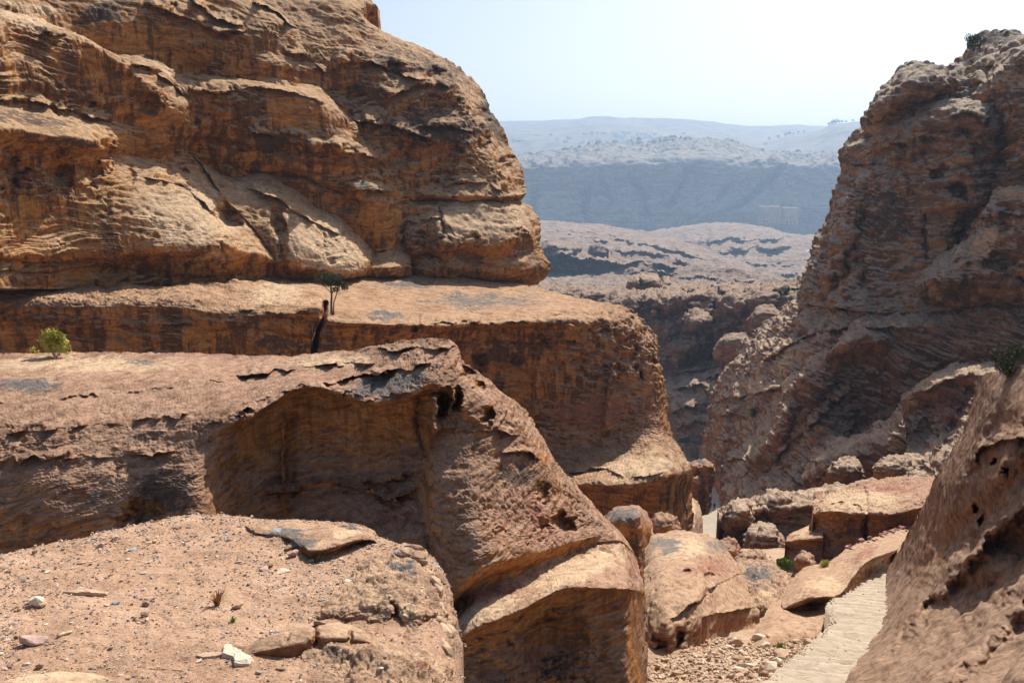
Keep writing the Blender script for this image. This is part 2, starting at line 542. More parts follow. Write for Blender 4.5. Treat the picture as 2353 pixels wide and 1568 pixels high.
M['near'] = rock('weathered_near_sandstone', .30, (c4(.15, .075, .045), c4(.22, .115, .068), c4(.28, .16, .095), c4(.17, .08, .05)), (c4(.15, .088, .058), c4(.225, .138, .09), c4(.30, .20, .138), c4(.18, .10, .07)), varnish=.6, dustamt=.22, bump=.55, lamw=.12, flz=1.0, dust=c4(.34, .235, .16))
M['canyon'] = rock('dark_red_sandstone', 3.0, (c4(.11, .048, .03), c4(.19, .080, .045), c4(.28, .13, .065), c4(.24, .078, .04)), (c4(.13, .08, .06), c4(.21, .135, .10), c4(.30, .21, .155), c4(.18, .10, .075)), varnish=.7, dust=c4(.34, .25, .18), dustamt=.55)
M['talus'] = rock('tan_talus_sandstone', 2.0, (c4(.14, .07, .045), c4(.21, .11, .07), c4(.28, .16, .10), c4(.18, .08, .055)), (c4(.15, .095, .07), c4(.235, .155, .115), c4(.33, .235, .175), c4(.20, .12, .09)), varnish=.6, dust=c4(.40, .29, .215), dustamt=.5)
M['valley'] = rock('pinkish_valley_rock', 14.0, (c4(.085, .052, .04), c4(.14, .09, .07), c4(.20, .14, .11), c4(.12, .07, .055)), (c4(.14, .097, .078), c4(.21, .152, .122), c4(.29, .222, .18), c4(.19, .125, .10)), varnish=.6, dust=c4(.27, .20, .155), dustamt=.4)
M['massif'] = rock('far_massif_rock', 30.0, (c4(.05, .036, .03), c4(.12, .085, .068), c4(.21, .155, .12), c4(.085, .055, .045)), (c4(.11, .088, .07), c4(.18, .15, .12), c4(.25, .215, .17), c4(.14, .11, .09)), varnish=.6, dust=c4(.27, .235, .19), uplo=.35, bump=.5)
M['hill'] = rock('far_hill_soil', 120.0, (c4(.10, .09, .07), c4(.13, .115, .09), c4(.15, .135, .105), c4(.11, .10, .08)), (c4(.11, .10, .08), c4(.14, .125, .10), c4(.165, .15, .12), c4(.12, .11, .085)), varnish=.1, dustamt=.1, bump=.12)

def soil(name, s, stops, bump=1.0):
    g = G(name)
    pos = g.n('NewGeometry').outputs['Position']
    p = g.vmul(pos, (1 / s, 1 / s, 1 / s))
    a = g.math('ADD', g.math('MULTIPLY', g.noise(p, .5, 6, .65), .6), g.math('MULTIPLY', g.noise(p, .11, 4, .6), .4))
    cl = g.ramp(a, stops)
    b = g.noise(p, 7, 5, .7)
    cl = g.mix(1.0, cl, g.ramp(b, [(.3, c4(.7, .68, .66)), (.7, c4(1.2, 1.2, 1.2))]), 'MULTIPLY')
    sp = g.n('TexVoronoi'); sp.inputs['Scale'].default_value = 11; g.put(sp.inputs['Vector'], p)
    sel = g.n('SeparateColor'); g.put(sel.inputs[0], sp.outputs['Color'])
    m = g.math('MULTIPLY', g.mr(sel.outputs[0], .80, .84), g.mr(sp.outputs['Distance'], .34, .22))
    cl = g.mix(m, cl, g.ramp(sel.outputs[1], [(0, c4(.20, .18, .17)), (.4, c4(.45, .33, .26)), (.8, c4(.62, .55, .47))]))
    g.put(g.b.inputs['Base Color'], cl)
    hh = g.math('ADD', g.math('ADD', g.noise(p, 2.2, 6, .7), g.math('MULTIPLY', b, .35)), g.math('MULTIPLY', m, .25))
    bp = g.n('Bump'); bp.inputs['Strength'].default_value = .9; bp.inputs['Distance'].default_value = s * .22 * bump
    g.put(bp.inputs['Height'], hh); g.put(g.b.inputs['Normal'], bp.outputs[0])
    return g.m

M['dirt'] = soil('pinkish_sand_and_grit', .12, [(.32, c4(.27, .155, .095)), (.46, c4(.42, .26, .165)), (.56, c4(.48, .305, .20)), (.7, c4(.58, .40, .275))])
M['gully'] = soil('stony_gully_soil', .4, [(.3, c4(.30, .19, .125)), (.5, c4(.44, .30, .20)), (.7, c4(.54, .40, .29))])
M['ground'] = soil('valley_floor_soil', 6, [(.3, c4(.26, .17, .125)), (.5, c4(.36, .25, .19)), (.7, c4(.45, .33, .26))])

def plain(name, c, rough=.9, var=.25, s=.05):
    g = G(name)
    pos = g.n('NewGeometry').outputs['Position']
    a = g.noise(g.vmul(pos, (1 / s,) * 3), .8, 4, .65)
    lo = tuple(v * (1 - var) for v in c); hi = tuple(min(1, v * (1 + var)) for v in c)
    g.put(g.b.inputs['Base Color'], g.ramp(a, [(.3, c4(*lo)), (.7, c4(*hi))]))
    g.b.inputs['Roughness'].default_value = rough
    bp = g.n('Bump'); bp.inputs['Strength'].default_value = .6; bp.inputs['Distance'].default_value = s * .3
    g.put(bp.inputs['Height'], g.noise(g.vmul(pos, (1 / s,) * 3), 2.0, 5, .7)); g.put(g.b.inputs['Normal'], bp.outputs[0])
    return g.m

def flag(name):
    g = G(name)
    pos = g.n('NewGeometry').outputs['Position']
    wv = g.n('TexNoise'); wv.inputs['Scale'].default_value = 1.4; wv.inputs['Detail'].default_value = 3; g.put(wv.inputs['Vector'], pos)
    va = g.n('VectorMath', operation='MULTIPLY_ADD'); g.put(va.inputs[0], wv.outputs['Color']); va.inputs[1].default_value = (.9, .6, 0); g.put(va.inputs[2], pos)
    p = g.vmul(va.outputs[0], (2.3, 4.2, .0))
    v1 = g.n('TexVoronoi'); v1.feature = 'DISTANCE_TO_EDGE'; v1.inputs['Scale'].default_value = 1.0; g.put(v1.inputs['Vector'], p)
    v2 = g.n('TexVoronoi'); v2.inputs['Scale'].default_value = 1.0; g.put(v2.inputs['Vector'], p)
    sc = g.n('SeparateColor'); g.put(sc.inputs[0], v2.outputs['Color'])
    st = g.ramp(sc.outputs[0], [(0, c4(.36, .29, .21)), (.35, c4(.41, .335, .25)), (.7, c4(.445, .37, .28)), (1, c4(.50, .425, .335))])
    a = g.noise(pos, 6, 6, .7)
    st = g.mix(1.0, st, g.ramp(a, [(.3, c4(.75, .73, .71)), (.7, c4(1.15, 1.15, 1.15))]), 'MULTIPLY')
    sandy = g.mr(g.noise(pos, .9, 5, .65), .34, .58)
    jo = g.math('MULTIPLY', g.mr(v1.outputs['Distance'], .03, .07, 1, 0), g.math('SUBTRACT', 1.0, g.math('MULTIPLY', sandy, .75)))
    st = g.mix(g.math('MULTIPLY', sandy, .7), st, c4(.42, .338, .248))
    st = g.mix(g.math('MULTIPLY', jo, .5), st, c4(.33, .25, .18))
    g.put(g.b.inputs['Base Color'], st)
    hh = g.math('ADD', g.math('MULTIPLY', g.mr(v1.outputs['Distance'], .0, .1), .25), g.math('MULTIPLY', a, .5))
    bp = g.n('Bump'); bp.inputs['Strength'].default_value = .55; bp.inputs['Distance'].default_value = .05
    g.put(bp.inputs['Height'], hh); g.put(g.b.inputs['Normal'], bp.outputs[0])
    return g.m

M['flag'] = flag('worn_flagstones')
M['stone_tan'] = plain('tan_loose_stone', (.47, .32, .21))
M['stone_pale'] = plain('pale_loose_stone', (.58, .47, .35))
M['stone_pink'] = plain('pink_loose_stone', (.46, .30, .25))
M['stone_grey'] = plain('grey_loose_stone', (.27, .26, .265))
M['stone_brown'] = plain('brown_loose_stone', (.30, .19, .125))
M['stone_red'] = plain('purple_red_loose_stone', (.29, .135, .12))
M['wood'] = plain('dry_wood', (.50, .38, .25), s=.02)
M['bark'] = plain('grey_brown_bark', (.16, .11, .075), s=.05)
M['straw'] = plain('dry_rust_grass', (.34, .19, .075), s=.03)
M['white'] = plain('whitewash', (.72, .70, .66), s=1.0, var=.08)

def leafm(name, a, b, s=.15):
    g = G(name)
    pos = g.n('NewGeometry').outputs['Position']
    n = g.noise(g.vmul(pos, (1 / s,) * 3), .9, 3, .6)
    g.put(g.b.inputs['Base Color'], g.ramp(n, [(.3, c4(*a)), (.7, c4(*b))]))
    g.b.inputs['Roughness'].default_value = .6
    try:
        g.b.inputs['Transmission Weight'].default_value = 0.0
    except Exception:
        pass
    return g.m
M['leaf_yellow'] = leafm('yellow_green_leaves', (.30, .29, .045), (.56, .52, .13))
M['leaf_green'] = leafm('fresh_green_leaves', (.11, .18, .025), (.24, .32, .06))
M['leaf_dark'] = leafm('dark_juniper_leaves', (.035, .048, .02), (.085, .105, .038))
M['leaf_olive'] = leafm('olive_scrub_leaves', (.05, .055, .025), (.12, .12, .05), 1.0)

# ================================================================== THE SETTING: ground sheet, gully, path
gx = np.concatenate([-np.geomspace(6000, 3, 60), np.linspace(-2, 2, 3), np.geomspace(3, 6000, 60)])
gy = np.concatenate([np.linspace(-60, 8, 10), np.geomspace(10, 5400, 110)])
XX, YY = np.meshgrid(gx, gy)
ZZ = np.interp(YY, [-60, 0, 14, 26, 60, 110, 150, 260, 420, 700, 2000, 3500, 5500],
               [-14, -13, -13.2, -18, -36, -62, -78, -84, -92, -105, -180, -220, -240])
ZZ = ZZ + 3 * fbm(np.stack([XX / 60, YY / 60, XX * 0], -1), 3)
idx = np.arange(XX.size).reshape(XX.shape)
o = link('ground', mesh_np('ground', np.stack([XX, YY, ZZ], -1).reshape(-1, 3),
         np.stack([idx[:-1, :-1], idx[:-1, 1:], idx[1:, 1:], idx[1:, :-1]], -1).reshape(-1, 4)), M['ground'])
tag(o, kind='structure')

def rowsnet(rows, dfun):
    return [[(x, y, dfun(x, y)) for (x, y) in r] for r in rows]

gd = lambda x, y: float(np.interp(y, [1215, 1250, 1290, 1330, 1400, 1440, 1500, 1568, 1700], [40, 35, 30.5, 26.5, 21, 18.8, 16.4, 14.2, 11.6]))
gd2 = lambda x, y: gd(x, y) * float(np.interp(y, [1300, 1420, 1470, 1510, 1720], [1.3, 1.22, 1.10, 1.02, 1.0]))
net = rowsnet([[(x, y) for x in (1380, 1480, 1580, 1680, 1780, 1880, 1980, 2140)] for y in (1260, 1300, 1350, 1400, 1450, 1500, 1560, 1620, 1720)], gd2)
o = relief('gully', 'gully_bed', net, M['gully'], big=(14, 130), fine=(4.0, 22), back=3, shrink=0)
tag(o, kind='structure')

def steps(P, x, y):
    # worn treads: level slabs with low risers across the way down
    t = P[..., 1] + .18 * P[..., 0] + .25 * perlin(P * .6)
    tread = .62
    k = np.floor(t / tread)
    f = t / tread - k
    zz = -(np.interp((k + sstep(.86, 1.0, f)) * tread, PT, PZ))
    Q = P.copy()
    Q[..., 2] = zz + .07 * perlin(P * .7) + .012 * perlin(P * 5) + .03
    return Q
_ys = np.linspace(1720, 1215, 80)
_pp = np.array([rays(1990, q) * gd(0, q) for q in _ys])
PT, PZ = _pp[:, 1] + .18 * _pp[:, 0], -_pp[:, 2]
net = rowsnet([[(1990, 1306), (2040, 1304), (2090, 1302), (2150, 1300)],
               [(1993, 1328), (2035, 1328), (2090, 1328), (2150, 1328)],
               [(1938, 1374), (2000, 1374), (2080, 1374), (2150, 1374)],
               [(1896, 1402), (1970, 1402), (2060, 1402), (2150, 1402)],
               [(1904, 1446), (1970, 1446), (2050, 1446), (2130, 1446)],
               [(1848, 1505), (1920, 1505), (2010, 1505), (2110, 1505)],
               [(1768, 1566), (1870, 1566), (1980, 1566), (2100, 1566)],
               [(1640, 1680), (1770, 1680), (1900, 1680), (2060, 1680)]], lambda x, y: gd(x, y) - .12)
o = relief('path', 'path', net, M['flag'], fine=(0, 10), back=.6, shrink=0, post=steps)
tag(o, kind='structure')

# lower gorge floor that the walker is on
fd = lambda x, y: -72.5 / float(rays(x, y)[2])
net = rowsnet([[(x, y) for x in (1540, 1590, 1620, 1650, 1680, 1720)] for y in (1012, 1050, 1110, 1160, 1195, 1235, 1260)], fd)
o = relief('gorge', 'gorge_path', net, M['flag'], big=(3, 60), fine=(1.2, 9), back=3, shrink=0, step=1.2)
tag(o, kind='structure')

# ================================================================== LEFT CLIFF
cbase = lambda x: 48 + 0.032 * (x + 60)
cl = empty('sandstone_cliff', (0, 70, -12), 'tall ochre sandstone cliff with stacked overhanging ledges and a rounded nose, left of the gap', 'cliff')
CW = dict(strat=(2.5, 16), flute=(9.0, 15), taf=(8, 26, .08), fine=(2.0, 9), dip=(.08, 0), big=(9, 110))
o = relief('c4', 'buttress', [
    [(-60,-60,14),(120,-60,13),(260,-60,13),(400,-60,12),(500,-40,12),(575,-8,12),(640,22,14)],
    [(-60,0,11),(120,0,11),(260,8,10),(400,4,10),(500,10,10),(600,35,9),(684,66,12)],
    [(-60,60,10),(120,60,10),(260,60,9),(400,60,9),(500,70,8.5),(600,85,8),(692,88,11)],
    [(-60,120,10),(150,120,9.5),(280,110,9),(400,110,8.5),(500,120,8),(600,122,8),(706,122,10)],
    [(-60,160,10),(150,160,9.5),(300,150,9),(420,150,8.5),(520,155,8),(640,150,7.5),(754,165,10)],
    [(-60,220,10),(150,220,9.5),(300,212,9),(420,205,8.5),(530,205,8),(640,198,7.5),(742,208,10)],
    [(-60,300,10),(150,300,9.5),(300,290,9),(420,280,8.5),(530,270,8),(640,260,7.5),(742,250,10)]],
    M['cliff'], base=cbase, parent=cl, back=10, **CW,
    strokes=[ledge([(440,2),(500,45),(560,60)], 2.2, up=30, under=.8, down=25, fade=15),
             ledge([(580,5),(640,30),(690,75)], 2.0, up=30, under=.6, down=30, fade=12),
             ledge([(330,8),(420,40),(500,75),(566,70)], 1.5, up=30, under=.6, down=30),
             ledge([(650,122),(700,126),(752,168)], 1.6, up=30, under=.5, down=40, fade=10)],
    masks=[('dark', blob(230, 30, 60, 40, 1.0)), ('pale', blob(60, 20, 90, 20, 1.0))])
o['label'] = 'upper buttress with hanging ledges below the skyline'
o = relief('c3', 'buttress', [
    [(400,172,8),(472,174,8),(565,181,7.5),(664,184,7.5),(735,208,8),(763,229,8.5),(802,262,9.5)],
    [(400,192,5.5),(472,192,5.5),(565,198,4.5),(660,207,4.5),(720,228,4.5),(782,262,5),(838,300,8)],
    [(420,240,5),(490,240,5),(570,245,4),(650,255,4),(720,275,4),(790,300,4),(847,332,7.5)],
    [(395,300,8),(510,300,5),(590,310,4),(660,320,4),(730,335,3.5),(810,345,3),(880,352,6.5)],
    [(385,360,8),(530,370,6),(610,380,5),(690,400,4),(760,400,3.5),(840,400,3),(909,398,6)],
    [(400,420,8),(560,430,6),(650,440,5),(720,450,4.5),(790,440,3),(860,435,2.5),(938,442,6)],
    [(500,480,6),(600,490,6),(700,490,5),(760,490,4),(810,490,3),(880,480,2.5),(942,478,5.5)],
    [(520,560,6),(620,560,6),(720,560,5),(780,560,4),(840,560,3.5),(890,560,3),(936,555,5)],
    [(560,590,6),(660,590,6),(750,590,5),(800,590,4),(858,588,3),(900,582,2.4),(940,580,4)],
    [(560,615,5),(660,615,5),(750,615,3),(800,615,1.5),(858,614,-.5),(900,614,-1.4),(944,610,2)],
    [(560,640,5),(660,638,5),(750,636,3),(800,636,1.5),(858,634,.2),(900,635,-.5),(946,633,2)]],
    M['cliff'], base=cbase, parent=cl, back=9, **CW,
    strokes=[ledge([(430,205),(520,212),(600,200),(680,212),(740,240)], 1.0, up=20, under=.8, down=22),
             ledge([(560,300),(650,318),(720,345),(790,352)], 1.2, up=40, under=.8, down=25),
             ledge([(700,350),(760,345),(830,355),(878,362)], 1.8, up=30, under=1.0, down=30, fade=12),
             ledge([(730,440),(800,436),(870,440),(920,446)], 1.4, up=22, under=.9, down=25),
             pit(800, 470, 40, 30, 1.4), pit(860, 395, 25, 30, 1.2), pit(650, 345, 40, 18, 1.0),
             crease([(560,395),(700,410),(840,470)], 5, 1.0)],
    masks=[('slate', blob(850, 428, 40, 9, 1.0)), ('dark', blob(620, 330, 80, 40, .8))])
o['label'] = 'middle buttress falling to the right with a pale lobe at its foot'
o = relief('c2', 'buttress', [
    [(430,345,8),(521,398,7.5),(608,394,7),(650,415,6.5),(714,446,6),(780,497,6),(832,540,6)],
    [(470,392,4.5),(540,420,4.5),(610,420,3.8),(670,445,3.5),(730,478,3.5),(792,515,3),(850,570,3.5)],
    [(520,460,1.5),(580,475,1),(640,480,.4),(690,500,0),(740,525,-.6),(800,555,-.6),(857,592,1.6)],
    [(600,545,-1),(640,550,-2),(680,555,-2.8),(720,570,-3.3),(760,585,-3.3),(820,598,-2.6),(857,607,.8)],
    [(630,605,-2),(650,603,-3),(690,612,-3.9),(730,619,-4.2),(770,622,-4.2),(820,624,-3),(852,616,.6)],
    [(640,642,-.5),(660,640,-1.5),(690,637,-2.2),(730,637,-2.5),(770,637,-2.5),(810,636,-1.5),(848,633,.6)]],
    M['cliff'], base=cbase, parent=cl, back=8, **dict(CW, taf=(4, 22, .2), strat=(1.6, 13), flute=(3, 13)),
    strokes=[ledge([(560,430),(610,445),(660,470),(700,500)], 1.0, up=25, under=.5, down=20),
             ledge([(640,470),(720,510),(790,545)], 1.2, up=40, under=.8, down=22),
             pit(640, 520, 18, 60, 1.6, rot=-12), crease([(560,640),(600,652),(630,658)], 7, 1.0, axis='y'),
             pit(760, 600, 12, 8, .5)],
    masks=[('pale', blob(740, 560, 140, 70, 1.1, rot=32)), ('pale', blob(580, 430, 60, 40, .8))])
o['label'] = 'low buttress of bare pale sunlit slopes'
o = relief('c1', 'buttress', [
    [(-60,18,11),(40,24,10.5),(105,42,9),(160,74,8.5),(210,96,8),(270,126,7.5),(345,128,7)],
    [(-60,45,6.5),(40,50,6),(100,64,5.5),(165,84,5),(215,106,4.5),(285,142,4.5),(395,160,6.5)],
    [(-60,110,5),(40,115,5),(120,130,4.5),(200,160,4),(280,185,4),(355,205,3.5),(432,210,6)],
    [(-60,180,4.5),(60,190,4),(140,205,4),(220,225,4),(300,240,3.8),(400,250,3.2),(496,255,5.5)],
    [(-60,235,4),(60,245,3.6),(140,258,3.4),(220,272,3.8),(310,285,4.2),(400,295,3.6),(493,290,5)],
    [(-60,295,-.2),(60,302,-.4),(140,312,-.6),(220,326,0),(290,340,3.6),(375,345,4.2),(440,320,5)],
    [(-60,345,1.4),(60,350,1.2),(140,356,1),(220,358,1.2),(288,362,3.8),(380,374,3.8),(430,352,5)],
    [(-60,420,1),(60,430,.8),(140,440,.6),(220,430,.4),(330,415,.8),(430,430,1.2),(502,420,4.4)],
    [(-60,510,.6),(60,515,.4),(140,520,.2),(220,515,-.6),(340,500,-2.2),(450,490,-1.8),(562,455,3)],
    [(-60,586,-.2),(60,586,-.4),(170,584,-.8),(300,579,-2.6),(400,573,-4.4),(530,568,-4.6),(650,597,-1.2)],
    [(-60,600,.6),(60,600,.5),(170,597,.2),(300,592,-.8),(400,590,-2.4),(540,606,-3.0),(657,610,-.6)],
    [(-60,663,-.2),(60,663,-.3),(170,663,-.5),(320,661,-1),(440,659,-1.6),(560,651,-2),(655,638,-.4)]],
    M['cliff'], base=cbase, parent=cl, back=8, **CW,
    strokes=[pit(132, 395, 40, 50, 1.6, rag=.3), pit(20, 400, 45, 60, 1.6), pit(212, 395, 34, 32, 1.0), pit(300, 410, 14, 20, .6),
             ledge([(-60,228),(60,232),(160,255),(270,285)], .9, up=22, under=.8, down=25),
             ledge([(100,70),(125,85),(150,80)], .8, up=18, under=.6, down=20, fade=8),
             ledge([(300,150),(350,160),(420,215)], 1.4, up=25, under=.8, down=25, fade=8),
             pit(335, 235, 35, 30, 1.2), pit(450, 262, 25, 30, 1.0), pit(205, 238, 22, 10, .7),
             pit(520, 500, 34, 48, 2.6, rot=-8, rag=.3), pit(428, 395, 12, 10, .6),
             crease([(555,505),(580,512),(600,520)], 5, .8, axis='y'),
             ledge([(330,405),(420,425),(470,470),(500,500)], .7, up=35, under=.5, down=20),
             ledge([(-60,618),(100,622),(230,605),(330,618)], .6, up=20, under=.5, down=20),
             pit(250, 625, 60, 14, .6)],
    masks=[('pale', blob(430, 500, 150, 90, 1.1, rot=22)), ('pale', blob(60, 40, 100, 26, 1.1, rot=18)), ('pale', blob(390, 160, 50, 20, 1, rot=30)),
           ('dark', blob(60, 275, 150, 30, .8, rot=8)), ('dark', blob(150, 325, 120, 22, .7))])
o['label'] = 'front buttress with a streaked wall above a bright apron of bare rock'
ngap = lambda x, y: sstep(880, 980, x) * (1 - sstep(430, 470, y))
o = relief('c5', 'buttress', [
    [(560,-80,24),(640,-80,24),(720,-70,24),(790,-50,24),(830,-20,24),(862,8,24),(868,24,28)],
    [(560,0,16),(650,0,16),(720,5,16),(770,10,16),(812,22,16.5),(832,34,19),(840,42,24)],
    [(600,60,13),(680,60,13),(740,60,13),(790,60,13),(842,62,14.5),(872,72,17),(896,84,23)],
    [(640,110,11),(710,110,11),(770,110,11),(830,115,11),(880,112,12.5),(930,110,16),(970,112,22)],
    [(680,160,10),(750,160,10),(810,160,10),(870,165,9.5),(940,165,10),(1010,160,12.5),(1070,168,19)],
    [(720,230,9.5),(780,230,9),(850,235,9),(920,235,8),(990,235,8),(1060,230,10),(1116,230,17)],
    [(760,300,9),(830,300,8),(890,300,7.5),(960,300,7),(1030,300,6.5),(1095,295,8.5),(1150,293,15)],
    [(800,365,8),(870,365,7),(930,365,6.5),(1000,365,6),(1070,365,5.5),(1130,365,7),(1186,365,13)],
    [(860,420,7),(920,420,6.5),(980,420,5.5),(1040,420,5),(1100,420,4.5),(1155,420,5.5),(1203,428,10)],
    [(880,450,7),(940,450,6),(990,450,4.2),(1050,452,3.2),(1110,454,2.8),(1165,452,3.6),(1205,447,8)],
    [(900,458,7),(945,458,6.4),(990,460,5.8),(1050,461,5.2),(1110,462,5.0),(1160,461,5.6),(1186,460,9)],
    [(920,475,6),(950,475,5),(1000,475,4),(1060,475,3),(1120,475,2.5),(1175,478,3.5),(1220,480,8)],
    [(935,560,4),(960,566,2.0),(1010,558,-.6),(1060,555,-1.2),(1120,566,-1.6),(1190,540,-.6),(1243,525,6)],
    [(940,580,4),(965,590,3),(1010,588,1.5),(1060,582,1),(1120,592,.3),(1195,575,.5),(1247,572,5)],
    [(945,620,3.5),(970,625,2),(1010,622,1),(1060,620,.5),(1120,625,0),(1200,620,-.5),(1263,618,4)],
    [(945,634,4),(970,638,3),(1010,641,2.4),(1060,643,2.4),(1120,647,2.4),(1185,653,2.4),(1236,655,7)]],
    M['cliff'], base=cbase, parent=cl, back=16, **dict(CW, taf=(12, 36, -.05, ngap), taf2=(4, 16, .05, ngap), big=(12, 110), bil=(2, 40)),
    strokes=[ledge([(760,150),(850,140),(930,175),(990,190)], 2.0, up=40, under=1.5, down=40),
             ledge([(870,235),(960,195),(1040,200)], 1.6, up=30, under=1.4, down=40),
             pit(1000, 170, 20, 16, 2.2), pit(1005, 245, 60, 35, 1.8), pit(900, 160, 26, 18, 1.8), pit(800, 215, 40, 25, 1.6),
             ledge([(800,275),(880,285),(960,310),(1010,330)], 2.4, up=35, under=1.6, down=40),
             ledge([(960,290),(1040,292),(1100,305)], 1.5, up=25, under=1.4, down=30),
             pit(930, 350, 30, 40, 1.6), pit(1020, 370, 30, 60, 1.4, rot=10), pit(1110, 330, 18, 22, 1.6), pit(1160, 380, 16, 20, 1.6), pit(1052, 340, 14, 14, 1.6),
             pit(1110, 265, 26, 18, 1.2), ledge([(1010,435),(1060,415),(1110,420),(1160,440)], .8, up=18, under=.5, down=12),
             pit(985, 560, 34, 40, 2.0, rag=.4), pit(1085, 575, 36, 40, 1.8, rag=.4), pit(1200, 560, 20, 36, 1.5),
             crease([(470,1008),(540,1022),(560,1040)], 4, .8, axis='y'), ledge([(960,505),(1010,500),(1050,545)], .8, up=20, under=.5, down=15)],
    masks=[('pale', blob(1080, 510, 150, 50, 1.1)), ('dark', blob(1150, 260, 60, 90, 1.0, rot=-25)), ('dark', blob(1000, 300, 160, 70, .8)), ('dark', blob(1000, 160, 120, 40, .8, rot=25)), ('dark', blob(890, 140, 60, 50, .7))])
o['label'] = 'rounded nose of the cliff, pitted with hollows, on an overhanging foot'

# ================================================================== TERRACE BELOW THE CLIFF
pz = lambda x, y: sstep(1190, 1260, x) * sstep(690, 720, y) * (1 - sstep(830, 900, y))
o = relief('b', 'rock_terrace', [
    [(-60,655,54),(200,657,56),(400,655,58),(540,645,63),(640,630,71),(728,626,76),(760,626,77),(860,626,81),(960,630,84),(1080,636,87),(1190,648,90),(1300,678,86),(1400,696,77),(1455,713,72),(1500,762,69),(1518,800,68)],
    [(-60,690,51),(200,690,52),(400,692,52.5),(540,706,53.4),(640,706,53.4),(728,703,54),(760,726,53.5),(860,732,55),(960,736,57),(1080,738,59),(1190,730,61),(1300,724,63.5),(1390,725,65),(1450,745,65),(1495,790,65),(1516,830,66)],
    [(-60,720,50.5),(200,720,51.5),(400,722,52),(540,735,52.3),(640,736,52.5),(722,738,53.5),(757,745,53),(860,752,54.3),(960,756,56.5),(1080,760,60.4),(1190,762,61.8),(1300,770,62),(1390,775,63),(1450,790,63.3),(1495,830,63.5),(1524,870,65.5)],
    [(-60,760,51),(200,760,52),(400,765,52),(540,765,52.5),(640,770,52.5),(718,775,53.5),(752,775,53),(860,785,55),(960,800,58),(1080,840,61.6),(1190,840,62.2),(1300,850,62),(1400,850,62),(1450,860,62),(1500,880,62.5),(1531,930,65)],
    [(-60,830,51),(200,830,52),(400,835,52),(540,835,52.5),(640,840,52.5),(718,845,53.5),(752,845,53),(860,850,55),(960,870,58),(1080,900,61.4),(1190,920,62.2),(1300,930,61.7),(1400,930,61.2),(1450,930,61),(1500,940,61.5),(1533,960,64.5)],
    [(-60,880,51),(200,880,52),(400,880,52),(540,880,52.5),(640,880,52.5),(718,880,53.5),(752,880,53),(860,890,55),(960,920,58),(1080,980,61),(1190,1000,61.5),(1300,1010,60.8),(1400,1000,60.3),(1450,990,60),(1505,985,60.5),(1550,1000,64)],
    [(-60,920,51),(200,920,52),(400,920,52),(540,920,52.5),(640,920,52.5),(718,920,53.5),(752,920,53),(860,930,55),(960,980,58),(1080,1050,60),(1190,1060,60),(1300,1068,59),(1400,1050,58),(1460,1030,58),(1520,1012,59),(1566,1030,63)],
    [(-60,960,51),(200,960,52),(400,960,52),(540,960,52.5),(640,960,52.5),(718,960,53.5),(752,960,53),(860,980,55),(960,1040,58),(1080,1100,57),(1190,1100,57),(1320,1110,54),(1400,1112,52),(1460,1108,51.5),(1530,1088,53),(1584,1078,60)],
    [(-60,1000,51),(200,1000,52),(400,1000,52),(540,1000,52.5),(640,1000,52.5),(718,1000,53.5),(752,1000,53),(860,1010,55),(960,1070,58),(1080,1120,58),(1190,1120,58),(1320,1128,56),(1400,1133,55),(1460,1130,54.5),(1535,1113,55.5),(1587,1130,61)],
    [(-60,1100,51),(200,1100,52),(400,1100,52),(540,1100,52.5),(640,1100,52.5),(718,1100,53.5),(752,1100,53),(860,1110,55),(960,1170,58),(1080,1250,57),(1190,1250,57),(1320,1250,55.5),(1400,1250,55),(1460,1250,54.5),(1535,1240,55.5),(1592,1215,60)]],
    M['terrace'], back=14, plate=(5, 50, 8), strat=(2.4, 12), flute=(7, 14), taf=(17, 30, -.5, pz), taf2=(8, 14, -.4, pz), fine=(2.6, 9), dip=(.1, 0), big=(6, 120),
    strokes=[crease([(690,748),(730,742),(760,731),(815,722),(860,722)], 5, 7.0, axis='y', wob=2, fade=8),
             crease([(722,965),(745,958),(765,950)], 4, .9, axis='y', fade=6),
             ledge([(990,750),(1010,742),(1060,738),(1100,742)], .5, up=20, under=1.8, down=40, fade=10),
             ledge([(1075,742),(1110,738),(1150,745),(1200,735),(1240,765),(1290,790)], .6, up=18, under=1.6, down=60, fade=12),
             ledge([(540,715),(600,712),(660,725),(720,712)], .3, up=12, under=.4, down=14),
             crease([(1160,783),(1250,788),(1330,780)], 3, .4), crease([(820,1410),(900,1400),(1000,1395)], 8, -.7, axis='y'), crease([(800,1240),(900,1235),(960,1230)], 10, -.5, axis='y'),
             crease([(860,1160),(950,1155)], 8, -.4, axis='y'),
             ledge([(1300,1090),(1380,1075),(1450,1095),(1530,1085)], .6, up=25, under=.6, down=18),
             pit(1500, 830, 12, 16, 1.5), pit(1475, 860, 10, 14, 1.2), pit(1100, 830, 16, 22, 1.2), pit(1190, 825, 18, 14, 1.0),
             ledge([(-60,740),(120,735),(300,750),(450,740)], .5, up=16, under=.5, down=16)],
    masks=[('slate', blob(880, 720, 60, 12, 1)), ('slate', blob(1100, 690, 190, 26, .75)), ('slate', blob(950, 655, 120, 14, .75)),
           ('red', blob(1350, 945, 180, 50, .8, rot=-8)), ('dark', blob(1150, 815, 70, 40, .9)), ('dark', blob(640, 790, 100, 40, .8)),
           ('pale', blob(640, 675, 110, 35, .9)), ('pale', blob(1480, 1070, 110, 45, 1.0))])
tag(o, 'broad brown rock terrace under the cliff, flat scaly top and pitted rounded corner', 'rock terrace')

